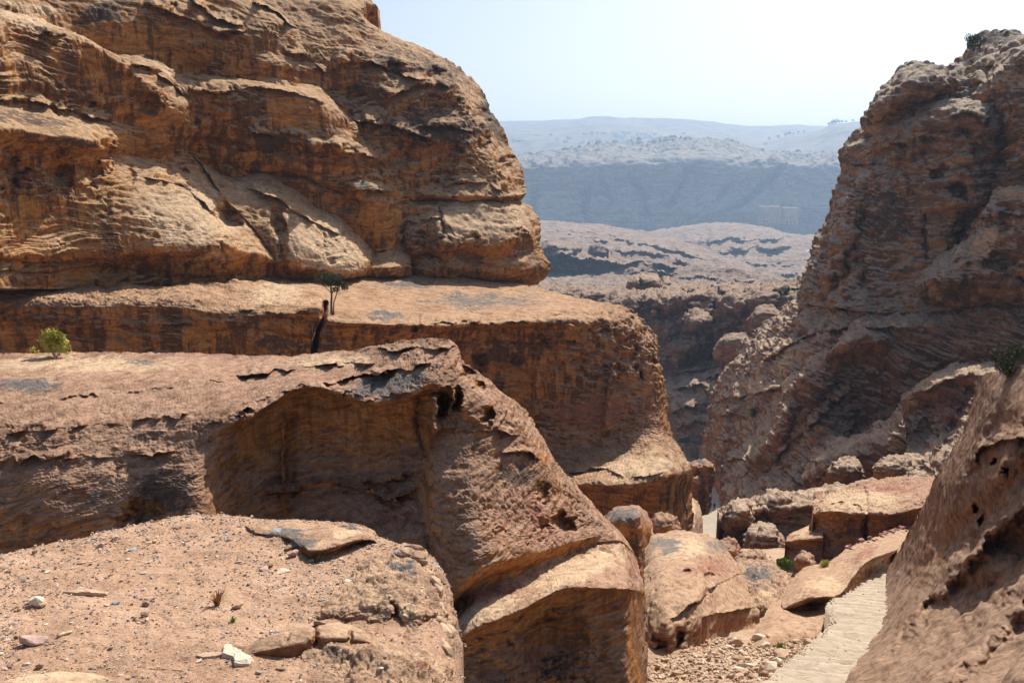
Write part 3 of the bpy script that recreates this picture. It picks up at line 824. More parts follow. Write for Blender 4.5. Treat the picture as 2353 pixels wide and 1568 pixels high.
# ================================================================== OUTCROP IN THE MIDDLE
o = relief('a', 'rock_outcrop', [
    [(-60,812,19.47),(120,810,19.47),(300,809,19.64),(450,809,19.47),(560,816,19.12),(700,814,18.77),(850,797,17.59),(930,783,16.90),(1035,781,15.85),(1072,835,15.49),(1130,880,15.58),(1205,945,15.94),(1280,1060,16.02),(1345,1140,16.06),(1400,1200,16.01),(1416,1213,16.91)],
    [(-60,870,16.76),(120,870,16.76),(300,870,16.93),(450,870,16.70),(560,885,16.34),(700,848,16.90),(850,860,15.65),(935,840,15.15),(1010,835,14.74),(1055,870,14.46),(1125,920,14.61),(1200,985,14.97),(1275,1085,15.18),(1345,1150,15.36),(1402,1205,15.51),(1422,1218,16.64)],
    [(-60,950,14.94),(120,950,14.94),(300,950,15.12),(450,960,14.74),(560,955,14.53),(700,885,15.22),(850,920,14.32),(940,905,14.12),(1000,880,14.12),(1060,930,13.96),(1135,980,14.19),(1205,1030,14.62),(1280,1110,14.91),(1348,1165,15.16),(1405,1210,15.31),(1428,1225,16.43)],
    [(-60,1000,14.26),(120,1000,14.26),(300,1010,14.42),(450,1040,14.03),(560,980,14.81),(700,908,15.65),(850,942,14.94),(945,928,14.53),(1000,910,14.39),(1065,960,13.96),(1140,1010,14.06),(1210,1060,14.42),(1283,1130,14.77),(1350,1175,15.02),(1408,1214,15.24),(1434,1235,16.22)],
    [(-60,1060,13.76),(120,1060,13.76),(300,1070,13.94),(450,1090,13.60),(560,1060,14.88),(700,1010,15.65),(850,1030,15.08),(950,1020,14.67),(1000,1010,13.97),(1075,1040,13.55),(1150,1090,13.63),(1220,1120,14.07),(1290,1165,14.49),(1358,1190,14.81),(1412,1218,15.17),(1440,1243,16.16)],
    [(-60,1110,13.42),(120,1110,13.42),(300,1120,13.59),(450,1130,13.31),(560,1140,14.46),(700,1120,15.15),(850,1120,14.67),(960,1120,14.04),(1000,1120,13.14),(1085,1150,12.78),(1160,1180,13.01),(1230,1190,13.58),(1300,1205,14.22),(1365,1210,14.67),(1418,1222,15.10),(1446,1252,16.09)],
    [(-60,1150,13.21),(120,1150,13.21),(300,1160,13.38),(450,1165,13.14),(560,1190,14.19),(700,1190,14.74),(850,1195,14.04),(965,1220,13.07),(1010,1375,12.10),(1095,1305,11.88),(1180,1280,12.38),(1250,1262,13.10),(1310,1243,13.86),(1372,1228,14.47),(1424,1228,15.03),(1452,1262,16.02)],
    [(-60,1180,13.07),(120,1180,13.07),(300,1190,13.24),(450,1190,13.02),(560,1210,14.04),(700,1215,14.46),(850,1230,13.62),(965,1260,12.80),(1010,1400,12.65),(1095,1340,12.38),(1180,1310,12.79),(1250,1285,13.40),(1310,1262,13.94),(1372,1243,14.41),(1425,1240,14.73),(1458,1272,15.47)],
    [(-60,1210,13.00),(120,1210,13.00),(300,1215,13.17),(450,1220,12.94),(560,1240,13.76),(700,1250,14.04),(850,1280,13.35),(965,1310,12.51),(1010,1432,12.37),(1095,1372,12.18),(1180,1347,12.51),(1250,1314,13.12),(1310,1284,13.74),(1372,1260,14.20),(1428,1255,14.59),(1464,1288,15.40)],
    [(-60,1250,12.93),(120,1250,12.93),(300,1250,13.10),(450,1250,12.87),(560,1270,13.56),(700,1290,13.76),(850,1330,13.00),(965,1360,12.23),(1020,1472,11.40),(1095,1438,11.13),(1180,1405,11.19),(1250,1368,11.52),(1310,1346,11.76),(1375,1345,12.10),(1440,1345,12.57),(1476,1346,13.65)],
    [(-60,1290,12.87),(120,1290,12.87),(300,1290,13.03),(450,1300,12.81),(560,1300,13.35),(700,1330,13.49),(850,1380,12.65),(965,1420,11.96),(1025,1498,11.82),(1095,1464,11.62),(1180,1430,11.74),(1250,1393,12.15),(1310,1372,12.31),(1375,1372,12.44),(1440,1380,12.57),(1481,1400,13.51)],
    [(-60,1400,12.72),(120,1400,12.72),(300,1400,12.89),(450,1400,12.67),(560,1400,13.07),(700,1400,13.14),(850,1450,12.23),(965,1500,11.68),(1020,1660,11.26),(1095,1660,11.06),(1180,1640,11.26),(1250,1640,11.73),(1310,1640,11.80),(1375,1640,11.76),(1440,1640,11.61),(1488,1640,12.37)]],
    M['outcrop'], back=6, warp=.4, plate=(3.2, 60, 7), strat=(2.3, 12), flute=(2.5, 16), taf=(6, 22, .1), fine=(1.8, 9), dip=(-.14, 0), big=(6, 130),
    strokes=[ledge([(-60,930),(100,918),(260,902),(400,890),(520,872)], .06, up=22, under=.03, down=25, wob=4, var=1.3),
             ledge([(-60,1005),(120,985),(300,970),(440,950)], .09, up=24, under=.05, down=26, wob=4, var=1.3),
             ledge([(-60,1070),(100,1050),(260,1045),(420,1040)], .12, up=26, under=.08, down=30, wob=5, var=1.2),
             ledge([(530,968),(610,915),(690,886),(760,896),(850,918),(945,904)], .22, up=14, under=.35, down=24, wob=7, var=1.2),
             ledge([(540,858),(640,850),(760,838),(860,835)], .4, up=18, under=.2, down=18, wob=5),
             ledge([(740,882),(830,862),(920,850),(990,835)], .5, up=14, under=.3, down=16, wob=5),
             ledge([(860,810),(940,800),(1045,800)], .35, up=12, under=.2, down=14, wob=4),
             pit(1018, 922, 17, 38, .9, rot=6, p=1.0), pit(1052, 914, 14, 28, .8, rot=4, p=1.0), pit(1072, 858, 16, 15, .5), pit(1102, 888, 15, 13, .4), pit(1120, 950, 14, 22, .45),
             crease([(900,965),(960,958),(1060,985)], 9, .22, axis='y'), crease([(900,1000),(1000,1000)], 7, -.5, axis='y'),
             crease([(945,653),(1050,650),(1180,655)], 6, -.28, axis='y', fade=25), crease([(930,690),(1000,660),(1120,670)], 14, .1, axis='y'),
             ledge([(600,1135),(740,1110),(830,1120),(900,1150),(970,1120)], .35, up=25, under=.3, down=20, wob=6),
             ledge([(820,1100),(880,1110),(950,1085)], .3, up=20, under=.35, down=18, wob=5),
             pit(1245, 1130, 17, 22, .3, rot=10, p=1.5), pit(1292, 1200, 36, 32, .4, p=1.5), pit(1250, 1205, 18, 24, .3, p=1.5),
             ledge([(1085,990),(1140,985),(1190,1000)], .3, up=16, under=.3, down=18, wob=4), ledge([(1150,1040),(1200,1035),(1240,1050)], .3, up=14, under=.3, down=16, wob=4),
             pit(1270, 1470, 90, 90, .3, p=1.6), pit(1130, 1520, 60, 80, .2, p=1.6),
             pit(330, 1190, 60, 60, .4, p=1.6)],
    masks=[('slate', blob(900, 880, 120, 34, 1, rot=-12)), ('slate', blob(960, 920, 70, 16, 1, rot=-15)), ('slate', blob(60, 880, 130, 22, .8)), ('slate', blob(215, 1140, 36, 22, 1)), ('slate', blob(790, 920, 60, 16, .9)),
           ('slate', blob(330, 830, 60, 8, .9)), ('pale', blob(180, 835, 330, 26, .9)), ('pale', blob(760, 830, 120, 20, .9)), ('pale', blob(1330, 1300, 150, 40, 1.1, rot=-20)), ('pale', blob(1110, 1400, 110, 34, 1.0, rot=-26)),
           ('red', blob(900, 1190, 90, 40, .8)), ('dark', blob(1200, 1090, 110, 40, .8)), ('dark', blob(380, 1130, 90, 70, .9)), ('dark', blob(1290, 1530, 150, 70, .6)),
           ('red', blob(1230, 1200, 150, 110, .55))])
tag(o, 'large rust brown rock outcrop with a shaded alcove and sloping ridge', 'rock outcrop')

# ================================================================== RIGHT CLIFF
cr = empty('sandstone_cliff', (60, 100, -25), 'tall grey brown sandstone cliff in shade, right of the gap', 'cliff')
DW = dict(strat=(2.8, 13), flute=(3, 15), taf=(8, 22, .08), fine=(1.8, 9), big=(10, 90), bil=(9, 60))
nd = lambda x, y: np.clip(1 - ((x - 2030) / 95) ** 2 - ((y - 520) / 130) ** 2 < 0, 0, 1) * 1.0
o = relief('d', 'rock_face', [
    [(2080,148,124),(2130,146,121),(2180,158,118),(2222,120,117),(2262,76,117),(2320,72,112),(2440,75,106)],
    [(2040,190,120),(2110,188,111),(2170,200,108),(2230,172,107),(2280,130,106),(2340,112,102),(2440,108,97)],
    [(2008,232,120),(2080,232,109),(2150,235,105.5),(2220,230,104),(2280,218,101),(2340,195,98),(2440,190,93)],
    [(1972,290,120),(2060,280,108),(2140,280,104),(2220,270,101),(2280,275,99),(2340,280,96),(2440,270,91)],
    [(1930,345,119),(2020,335,107),(2110,330,103),(2200,320,99),(2280,330,97),(2340,330,94),(2440,330,89)],
    [(1932,382,120),(2010,385,107.5),(2100,385,102.5),(2190,390,99),(2270,390,96),(2340,390,93),(2440,390,88)],
    [(1920,440,119),(2000,440,106),(2090,440,101.5),(2180,450,98),(2260,460,95),(2340,440,91),(2440,430,86)],
    [(1888,520,119),(1980,520,105),(2080,520,100.5),(2180,520,97),(2260,530,94),(2340,520,90),(2440,510,85)],
    [(1868,560,118),(1960,580,104),(2070,600,99.5),(2160,600,96),(2250,600,92),(2340,600,88),(2440,600,83)],
    [(1848,640,117),(1950,640,103),(2060,650,98.5),(2160,650,95),(2240,655,91),(2330,655,87),(2440,655,82)],
    [(1828,695,115),(1930,710,101),(2050,720,97),(2150,718,94),(2240,706,90),(2330,700,86),(2440,700,81)]],
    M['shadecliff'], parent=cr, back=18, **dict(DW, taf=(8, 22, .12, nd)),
    strokes=[ledge([(2020,345),(2080,325),(2150,345),(2180,368)], 1.6, up=40, under=2.2, down=50, fade=10),
             pit(2025, 355, 30, 34, 2.2, rag=.2), pit(2215, 290, 36, 22, 2.0), ledge([(2180,265),(2215,255),(2250,280)], 1.6, up=16, under=1.2, down=30, fade=8),
             ledge([(2090,240),(2160,228),(2240,230),(2300,250)], 2.6, up=26, under=1.6, down=40),
             ledge([(2010,205),(2060,195),(2130,205)], 1.6, up=26, under=1.2, down=30), pit(2075, 215, 32, 20, 2.2),
             crease([(150,2150),(200,2175),(240,2190)], 10, 3.0, axis='y'), crease([(360,2150),(420,2135),(520,2120),(600,2130)], 5, 1.2, axis='y'),
             crease([(430,2275),(500,2225),(560,2200),(640,2180)], 14, 3.0, axis='y'),
             pit(2155, 350, 20, 15, 1.6), pit(2160, 405, 26, 18, 1.8), pit(2205, 440, 20, 22, 2.2), pit(2250, 350, 24, 20, 1.6), pit(2330, 300, 24, 14, 1.4), pit(2300, 370, 24, 20, 1.4),
             pit(1950, 460, 14, 24, 1.4), pit(1905, 540, 12, 26, 1.4), pit(1945, 620, 10, 18, 1.4), pit(1985, 640, 14, 20, 1.4), pit(1975, 600, 16, 12, 1.2),
             ledge([(1935,372),(1970,380),(2010,378)], 1.0, up=14, under=1.4, down=18, fade=8),
             ledge([(2240,160),(2300,140),(2400,150)], 2.0, up=20, under=1.0, down=24), ledge([(2230,195),(2300,185),(2400,195)], 2.0, up=20, under=1.0, down=24),
             ledge([(2260,235),(2330,240),(2400,235)], 1.6, up=20, under=1.0, down=24)],
    masks=[('dark', blob(2050, 500, 95, 110, .72)), ('dark', blob(2030, 270, 50, 50, .6)), ('dark', blob(2290, 90, 60, 20, .9)), ('pale', blob(2300, 170, 90, 70, .7))])
o = relief('d2', 'buttress', [
    [(2106,640,97),(2150,592,96),(2200,562,95),(2232,540,93.5),(2255,490,92),(2285,440,91),(2320,428,89),(2440,430,83)],
    [(2108,655,93),(2160,612,90),(2210,582,89),(2245,560,88),(2270,510,87.5),(2300,462,87),(2335,448,85),(2440,452,80)],
    [(2112,672,92.5),(2165,640,88),(2215,620,87),(2255,610,86),(2285,570,85),(2315,530,85),(2350,510,83),(2440,510,78)],
    [(2125,690,93),(2170,670,89),(2220,662,87.5),(2265,660,86),(2300,640,84.5),(2335,620,83.5),(2370,600,81),(2440,600,76)],
    [(2140,704,94),(2180,705,92),(2230,702,90),(2275,698,88),(2310,692,86),(2345,686,84),(2380,680,82),(2440,680,78)]],
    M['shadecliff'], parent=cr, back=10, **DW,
    strokes=[pit(2300, 600, 40, 30, 1.8), pit(2270, 520, 26, 16, 1.4), ledge([(2110,650),(2180,650),(2250,645)], .9, up=22, under=.8, down=22), pit(2345, 640, 14, 20, 1.2),
             ledge([(2240,505),(2300,490),(2400,500)], 1.0, up=18, under=1.2, down=24)],
    masks=[('pale', blob(2250, 560, 120, 50, .8, rot=-25)), ('pale', blob(2340, 445, 70, 16, 1.0))])
o['label'] = 'rounded lobes of rock at the foot of the face'

DB = dict(DW, back=8)
o = relief('d3', 'buttress', [
    [(2003,238,117.5),(2036,190,116.5),(2082,150,115.5),(2130,146,115.5),(2178,160,115.5),(2200,186,115.5)],
    [(1996,258,110.5),(2040,222,104.5),(2086,186,102.5),(2134,180,102.5),(2180,186,104.5),(2200,205,109.5)],
    [(1990,275,110.5),(2045,250,103.5),(2092,222,101.5),(2136,212,102.0),(2176,208,104.5),(2196,220,109.5)],
    [(1988,285,112.5),(2050,268,107.5),(2096,240,105.5),(2136,228,105.5),(2172,220,107.5),(2192,230,110.5)],
    [(1980,310,112.5),(2050,300,106.5),(2096,285,105.0),(2136,262,105.5),(2170,245,107.5),(2190,250,110.5)]],
    M['shadecliff'], parent=cr, **DB, strokes=[pit(2060, 195, 22, 8, 1.2)])
o['label'] = 'domed block at the shoulder with a shaded orange hollow below'
o = relief('d4', 'buttress', [
    [(2070,280,107.0),(2130,240,105.0),(2195,232,103.0),(2245,228,102.0),(2290,244,102.0),(2312,285,103.0)],
    [(2078,305,101.0),(2145,264,98.5),(2203,252,97.0),(2252,250,96.0),(2298,272,97.0),(2318,310,100.0)],
    [(2084,335,100.0),(2150,300,98.0),(2208,282,95.5),(2252,282,94.5),(2300,308,96.0),(2322,340,99.0)],
    [(2080,382,100.5),(2148,352,98.5),(2202,332,96.5),(2250,330,95.5),(2292,350,96.5),(2318,372,99.0)],
    [(2100,430,100.0),(2150,418,97.5),(2190,402,95.5),(2236,398,94.5),(2276,408,95.0),(2310,420,98.0)],
    [(2120,490,99.5),(2160,480,96.5),(2205,470,94.5),(2242,466,93.5),(2278,460,94.5),(2300,462,97.5)]],
    M['shadecliff'], parent=cr, **DB,
    strokes=[pit(2215, 300, 34, 22, 1.6), ledge([(2180,268),(2215,255),(2262,285)], 1.2, up=16, under=1.2, down=30, fade=8, var=.3), pit(2160, 400, 26, 20, 1.8), pit(2205, 440, 22, 24, 2.0), pit(2250, 345, 26, 20, 1.6), pit(2130, 330, 18, 22, 1.2)])
o['label'] = 'honeycombed middle buttress with orange hollows'
o = relief('d5', 'buttress', [
    [(2205,270,111.0),(2238,190,110.0),(2275,135,109.0),(2320,104,107.0),(2370,98,103.0),(2440,98,99.0)],
    [(2232,300,102.0),(2262,215,99.0),(2295,165,97.0),(2335,135,95.0),(2380,128,93.0),(2440,128,89.0)],
    [(2280,330,100.0),(2305,262,95.0),(2330,215,93.0),(2365,195,91.0),(2400,190,89.0),(2440,190,86.0)],
    [(2300,392,99.0),(2325,340,93.0),(2350,300,90.0),(2380,285,88.0),(2410,280,86.0),(2440,280,84.0)],
    [(2290,460,98.0),(2320,420,93.0),(2350,400,90.0),(2380,395,88.0),(2410,390,86.0),(2440,390,83.0)]],
    M['shadecliff'], parent=cr, **dict(DB, strat=(5, 13)), masks=[('pale', blob(2320, 180, 60, 60, .7))])
o['label'] = 'layered grey dome at the far right of the cliff'
o = relief('d6', 'buttress', [
    [(1838,660,115.5),(1856,600,114.5),(1872,560,114.5),(1890,520,114.5),(1912,480,114.5),(1930,440,115.5)],
    [(1852,668,109.5),(1880,610,108.0),(1900,560,107.5),(1922,515,106.5),(1944,475,106.5),(1958,440,107.5)],
    [(1868,680,107.5),(1902,625,105.5),(1925,570,104.5),(1948,520,104.0),(1965,480,104.5),(1978,445,106.0)],
    [(1890,695,107.0),(1925,640,104.5),(1948,580,103.5),(1966,530,103.5),(1980,490,104.5),(1990,450,106.0)],
    [(1915,708,107.5),(1945,655,105.5),(1965,595,105.0),(1980,540,105.5),(1990,495,106.5),(1998,455,107.5)]],
    M['shadecliff'], parent=cr, **dict(DB, taf=(9, 20, -.2)), strokes=[pit(1905, 545, 12, 26, 1.4), pit(1945, 600, 12, 22, 1.6), pit(1920, 640, 10, 14, 1.4)])
o['label'] = 'orange pitted edge of the face towards the gap'

# ---- slopes and ribs below the right cliff
SW = dict(strat=(5.0, 13), flute=(2, 15), taf=(6, 20, .1), fine=(2.0, 9), big=(10, 80), dip=(.35, 0), bil=(9, 80), plate=(3.5, 40, 7))
o = relief('g0', 'rock_slope', [
    [(1806,698,128),(1838,686,120),(1900,692,108),(2000,702,101),(2120,712,97),(2260,700,92),(2440,688,85)],
    [(1742,758,130),(1790,758,117),(1850,750,107),(1960,742,99),(2100,735,93),(2260,730,88),(2440,730,81)],
    [(1688,814,132),(1740,815,117),(1800,810,106),(1900,800,98),(2000,800,93),(2200,800,88),(2440,800,80)],
    [(1640,892,136),(1700,890,119),(1770,880,106),(1860,880,98),(1980,880,93),(2200,880,88),(2440,880,80)],
    [(1624,970,140),(1670,970,121),(1740,970,107),(1830,970,98),(1950,970,93),(2200,970,88),(2440,970,80)],
    [(1614,1030,146),(1650,1050,125),(1720,1060,108),(1820,1060,98),(1950,1060,93),(2200,1060,88),(2440,1060,80)],
    [(1640,1110,146),(1660,1150,125),(1720,1160,108),(1830,1140,98),(1950,1140,93),(2200,1140,88),(2440,1140,80)]],
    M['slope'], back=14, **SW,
    strokes=[ledge([(1690,915),(1740,905),(1800,880)], 3, up=40, under=1.5, down=40), ledge([(1640,925),(1690,912),(1730,935)], 3, up=20, under=2, down=40),
             pit(1845, 720, 14, 16, 1.8), pit(1840, 765, 18, 16, 1.8), ledge([(1625,960),(1680,950),(1720,960)], 3, up=26, under=2.0, down=40),
             ledge([(1605,1015),(1650,1010),(1700,1020)], 3, up=26, under=2.0, down=30), ledge([(1750,830),(1850,770),(1950,752)], 2, up=40, under=1, down=30)],
    masks=[('pale', blob(1790, 830, 90, 60, .7, rot=-40)), ('pale', blob(1740, 890, 40, 30, .8))])
tag(o, 'grey brown bedded rock slope running down from the shaded cliff to the gorge', 'rock slope')
o = relief('g1', 'rock_spur', [
    [(1942,742,105.6),(1980,727,105.6),(2060,725,104.5),(2140,725,102.3),(2225,730,99.0),(2300,745,94.6),(2440,760,88.0)],
    [(1925,765,102.3),(1970,748,95.7),(2060,746,93.0),(2140,748,91.9),(2210,752,91.3),(2290,775,89.1),(2440,800,82.5)],
    [(1866,828,105.6),(1925,800,96.8),(2020,800,95.2),(2110,805,95.7),(2180,800,94.6),(2255,820,89.1),(2440,860,78.1)],
    [(1797,874,108.9),(1855,868,96.8),(1950,870,93.5),(2050,880,94.6),(2130,880,93.5),(2215,885,86.9),(2440,920,73.7)],
    [(1752,960,111.1),(1805,950,97.9),(1900,950,91.3),(2000,960,91.9),(2090,970,88.0),(2170,970,81.4),(2440,1000,68.2)],
    [(1702,1025,112.2),(1765,1030,99.0),(1860,1030,89.1),(1960,1030,85.8),(2060,1040,80.3),(2150,1050,74.8),(2440,1070,62.7)],
    [(1668,1048,110.5),(1740,1080,97.5),(1840,1090,87.8),(1950,1090,84.5),(2050,1090,79.1),(2150,1090,73.7),(2440,1130,61.8)],
    [(1652,1145,106.6),(1720,1140,94.0),(1830,1130,84.6),(1940,1120,81.5),(2050,1110,76.3),(2150,1112,71.1),(2440,1180,59.6)],
    [(1660,1230,103.2),(1740,1230,91.1),(1840,1230,82.0),(1940,1220,78.9),(2050,1210,73.9),(2150,1200,68.8),(2440,1250,57.7)]],
    M['slope'], back=5, shrink=.1, **SW,
    strokes=[ledge([(1930,775),(2000,752),(2080,750),(2150,760),(2210,748)], 1.4, up=20, under=1.4, down=30),
             pit(1960, 810, 44, 30, 2.6, rag=.3), pit(2040, 790, 10, 24, 2.4), ledge([(1880,840),(1930,795),(1990,790),(2030,800)], 1.4, up=24, under=.8, down=20),
             ledge([(1797,880),(1830,900),(1860,985)], 1.5, up=40, under=1.4, down=30, axis='x'), pit(1830, 905, 26, 34, 1.8),
             crease([(790,2050),(860,2020),(930,2000),(1000,1960),(1080,1900),(1150,1850)], 14, 2.2, axis='y'),
             crease([(850,2180),(920,2110),(1000,2070),(1080,1980)], 14, 2.4, axis='y'),
             ledge([(1860,1120),(1920,1060),(2000,1010),(2080,930),(2150,870)], 2.4, up=46, under=1.4, down=26, axis='x'),
             ledge([(1700,1100),(1790,1040),(1860,980),(1950,900)], 1.6, up=40, under=.8, down=26, axis='x'),
             ledge([(1880,1085),(1970,1040),(2060,1000)], 2.0, up=40, under=.8, down=20, axis='x'),
             ledge([(1660,1060),(1720,1050),(1790,1070),(1850,1120)], 1.6, up=30, under=1.8, down=40),
             ledge([(1700,1000),(1760,985),(1840,1010)], 1.2, up=26, under=1.0, down=26), pit(1920, 935, 14, 14, 1.2), pit(1985, 915, 16, 8, .9), pit(1805, 1078, 7, 8, .8)],
    masks=[('pale', blob(2090, 745, 140, 14, 1.0)), ('pale', blob(1960, 840, 90, 40, .5, rot=-35)), ('red', blob(2050, 960, 140, 60, .6, rot=-40)), ('dark', blob(2060, 850, 80, 60, .5))])  # pale strip paints sunlight along the flat top
tag(o, 'ribbed brown rock spur with a sunlit flat top below the shaded cliff', 'rock spur')
GW = dict(SW, back=4, shrink=.15)
o = relief('g4', 'rock_block', [
    [(1922,785,99.0),(1952,752,98.0),(1985,736,98.0),(2020,744,98.0),(2042,768,99.0)],
    [(1912,800,92.0),(1952,775,90.5),(1990,764,90.0),(2026,770,90.5),(2044,788,93.0)],
    [(1896,818,91.5),(1948,800,90.0),(1994,788,89.5),(2030,790,90.0),(2044,810,92.5)],
    [(1900,834,93.5),(1952,818,93.0),(1998,806,92.8),(2030,814,91.5),(2040,838,93.0)],
    [(1886,885,93.0),(1948,872,93.0),(1998,872,92.8),(2026,872,92.0),(2036,884,93.0)]],
    M['slope'], **GW, strokes=[pit(1975, 835, 34, 26, 1.6)])
tag(o, 'blocky head of the ribbed spur with a shaded hollow under its brow', 'rock block')
o = relief('g5', 'rock_slab', [
    [(1846,1092,82.0),(1876,1036,81.0),(1940,1004,80.0),(2002,984,78.0),(2070,940,76.0)],
    [(1848,1104,78.0),(1890,1062,75.5),(1950,1038,74.0),(2012,1018,73.0),(2078,980,72.0)],
    [(1846,1120,78.0),(1890,1098,75.5),(1950,1090,73.5),(2016,1074,72.5),(2082,1040,72.0)],
    [(1850,1150,78.0),(1890,1140,76.0),(1950,1135,74.5),(2016,1120,74.0),(2082,1090,74.0)]],
    M['slope'], **GW, strokes=[ledge([(1860,1110),(1930,1062),(2010,1040)], .8, up=18, under=.8, down=20, var=.3)])
tag(o, 'long rounded slab lying diagonally at the foot of the ribbed spur', 'rock slab')
o = relief('g6', 'rock_rib', [
    [(1700,1040,107.0),(1745,975,107.0),(1795,880,106.0),(1850,826,103.0),(1900,790,101.0)],
    [(1712,1058,99.0),(1765,1000,96.0),(1815,905,95.0),(1868,850,94.0),(1915,812,94.0)],
    [(1722,1085,98.0),(1782,1030,94.0),(1838,940,93.0),(1888,880,92.5),(1930,840,93.0)],
    [(1730,1120,98.0),(1796,1080,94.5),(1858,990,93.5),(1905,920,94.0),(1942,870,94.5)]],
    M['slope'], **GW, strokes=[crease([(930,1838),(1000,1815),(1060,1790)], 8, 1.4, axis='y'), pit(1832, 905, 24, 34, 1.6)], masks=[('pale', blob(1800, 890, 60, 26, .7, rot=-45))])  # pale blob paints the light on the crest
tag(o, 'steep rib forming the left edge of the ribbed spur, its crest catching light', 'rock rib')
o = relief('g3', 'rock_spur', [
    [(2076,905,86.9),(2120,876,83.6),(2170,850,82.5),(2230,838,80.3),(2280,836,78.1),(2440,840,72.6)],
    [(2062,940,81.4),(2110,895,75.9),(2165,868,73.2),(2225,855,71.5),(2280,850,69.3),(2440,860,63.8)],
    [(2054,985,80.3),(2110,950,75.4),(2165,920,73.7),(2215,905,71.5),(2270,905,66.0),(2440,920,59.4)],
    [(2042,1030,76.5),(2095,1010,72.6),(2150,990,71.5),(2200,975,68.2),(2260,975,62.7),(2440,990,56.1)],
    [(2032,1075,72.6),(2080,1065,68.2),(2140,1050,66.0),(2190,1040,62.7),(2260,1050,58.3),(2440,1060,52.8)],
    [(2034,1130,67.1),(2090,1130,63.8),(2150,1120,61.6),(2200,1110,58.3),(2260,1120,55.0),(2440,1130,50.6)]],
    M['slope'], back=3, shrink=.06, **SW,
    strokes=[ledge([(2085,920),(2150,880),(2230,862)], 1.0, up=24, under=1.2, down=30), pit(2120, 1000, 26, 60, 1.6, rot=15), pit(2190, 970, 12, 20, 1.2),
             crease([(880,2235),(960,2205),(1060,2150)], 8, 1.2, axis='y')],
    masks=[('red', blob(2160, 930, 90, 60, .6)), ('pale', blob(2130, 880, 70, 18, .7, rot=-25))])
tag(o, 'smaller reddish rock spur with a pale crest, nearer than the ribbed spur', 'rock spur')
o = relief('g2', 'rock_ledge', [
    [(1652,1178,64),(1700,1150,62),(1760,1142,62),(1850,1125,62),(1950,1110,62),(2050,1100,60)],
    [(1656,1194,57),(1702,1172,54),(1762,1166,54),(1850,1158,54),(1950,1148,54),(2050,1140,53)],
    [(1658,1212,57),(1704,1192,55),(1764,1186,55),(1852,1180,55),(1950,1172,55),(2050,1166,54)],
    [(1664,1250,56.5),(1712,1240,54.5),(1770,1240,54),(1852,1240,53.5),(1950,1240,53),(2050,1240,52)],
    [(1690,1300,53),(1730,1310,51),(1780,1320,50),(1860,1320,49),(1950,1320,48),(2050,1320,47)]],
    M['slope'], back=6, **SW, strokes=[pit(1700, 1195, 7, 6, .8), ledge([(1690,1215),(1760,1205),(1850,1200)], .8, up=16, under=.8, down=20)],
    masks=[('pale', blob(1715, 1168, 40, 12, 1)), ('dark', blob(1700, 1240, 60, 40, .9))])  # pale blob paints the sunlit top edge
tag(o, 'low dark rock ledge beside the gorge path, its top edge catching the sun', 'rock ledge')
o = relief('h', 'rock_ledge', [
    [(1872,1138,46),(1905,1126,46),(1960,1112,46),(2040,1096,46),(2120,1094,45),(2200,1100,43)],
    [(1868,1176,39),(1905,1168,37.6),(1960,1172,37),(2040,1172,36.4),(2110,1160,36),(2200,1150,34)],
    [(1866,1192,39.3),(1908,1186,38),(1962,1192,37.8),(2040,1190,37.2),(2112,1178,36.8),(2200,1170,35)],
    [(1862,1230,39),(1905,1235,37.6),(1960,1240,37.4),(2040,1235,37),(2115,1220,36.6),(2200,1210,34.6)],
    [(1850,1300,38),(1900,1310,36.4),(1960,1310,36),(2040,1300,35.6),(2115,1290,35),(2200,1280,33)]],
    M['outcrop'], back=5, plate=(4, 40, 8), bil=(3, 40), strat=(3, 11), flute=(2, 12), fine=(1.8, 8), big=(8, 60), taf=(5, 16, .15),
    strokes=[ledge([(1870,1160),(1930,1150),(1985,1165)], .35, up=14, under=.3, down=14), crease([(1120,1985),(1180,1990),(1260,1985)], 5, .8, axis='y'), ledge([(1985,1180),(2050,1182),(2120,1168)], .4, up=14, under=.5, down=16)],
    masks=[('pale', blob(1980, 1150, 130, 36, 1.0)), ('red', blob(2030, 1125, 80, 14, 1.0))])
tag(o, 'flat topped pale rock ledge with an orange shaded front, above the paved path', 'rock ledge')
o = relief('h2', 'rock_block', [
    [(1814,1226,41),(1850,1208,41),(1890,1202,41)],
    [(1805,1242,38),(1850,1236,37),(1890,1232,36.6)],
    [(1806,1258,38.3),(1852,1254,37.5),(1890,1250,37)],
    [(1800,1310,37.5),(1850,1315,36.4),(1890,1310,36)]],
    M['outcrop'], back=4, strat=(1.6, 10), fine=(1.6, 8), big=(6, 50), masks=[('pale', blob(1840, 1222, 40, 16, 1))])
tag(o, 'orange rock block like a step at the left end of the pale ledge', 'rock block')

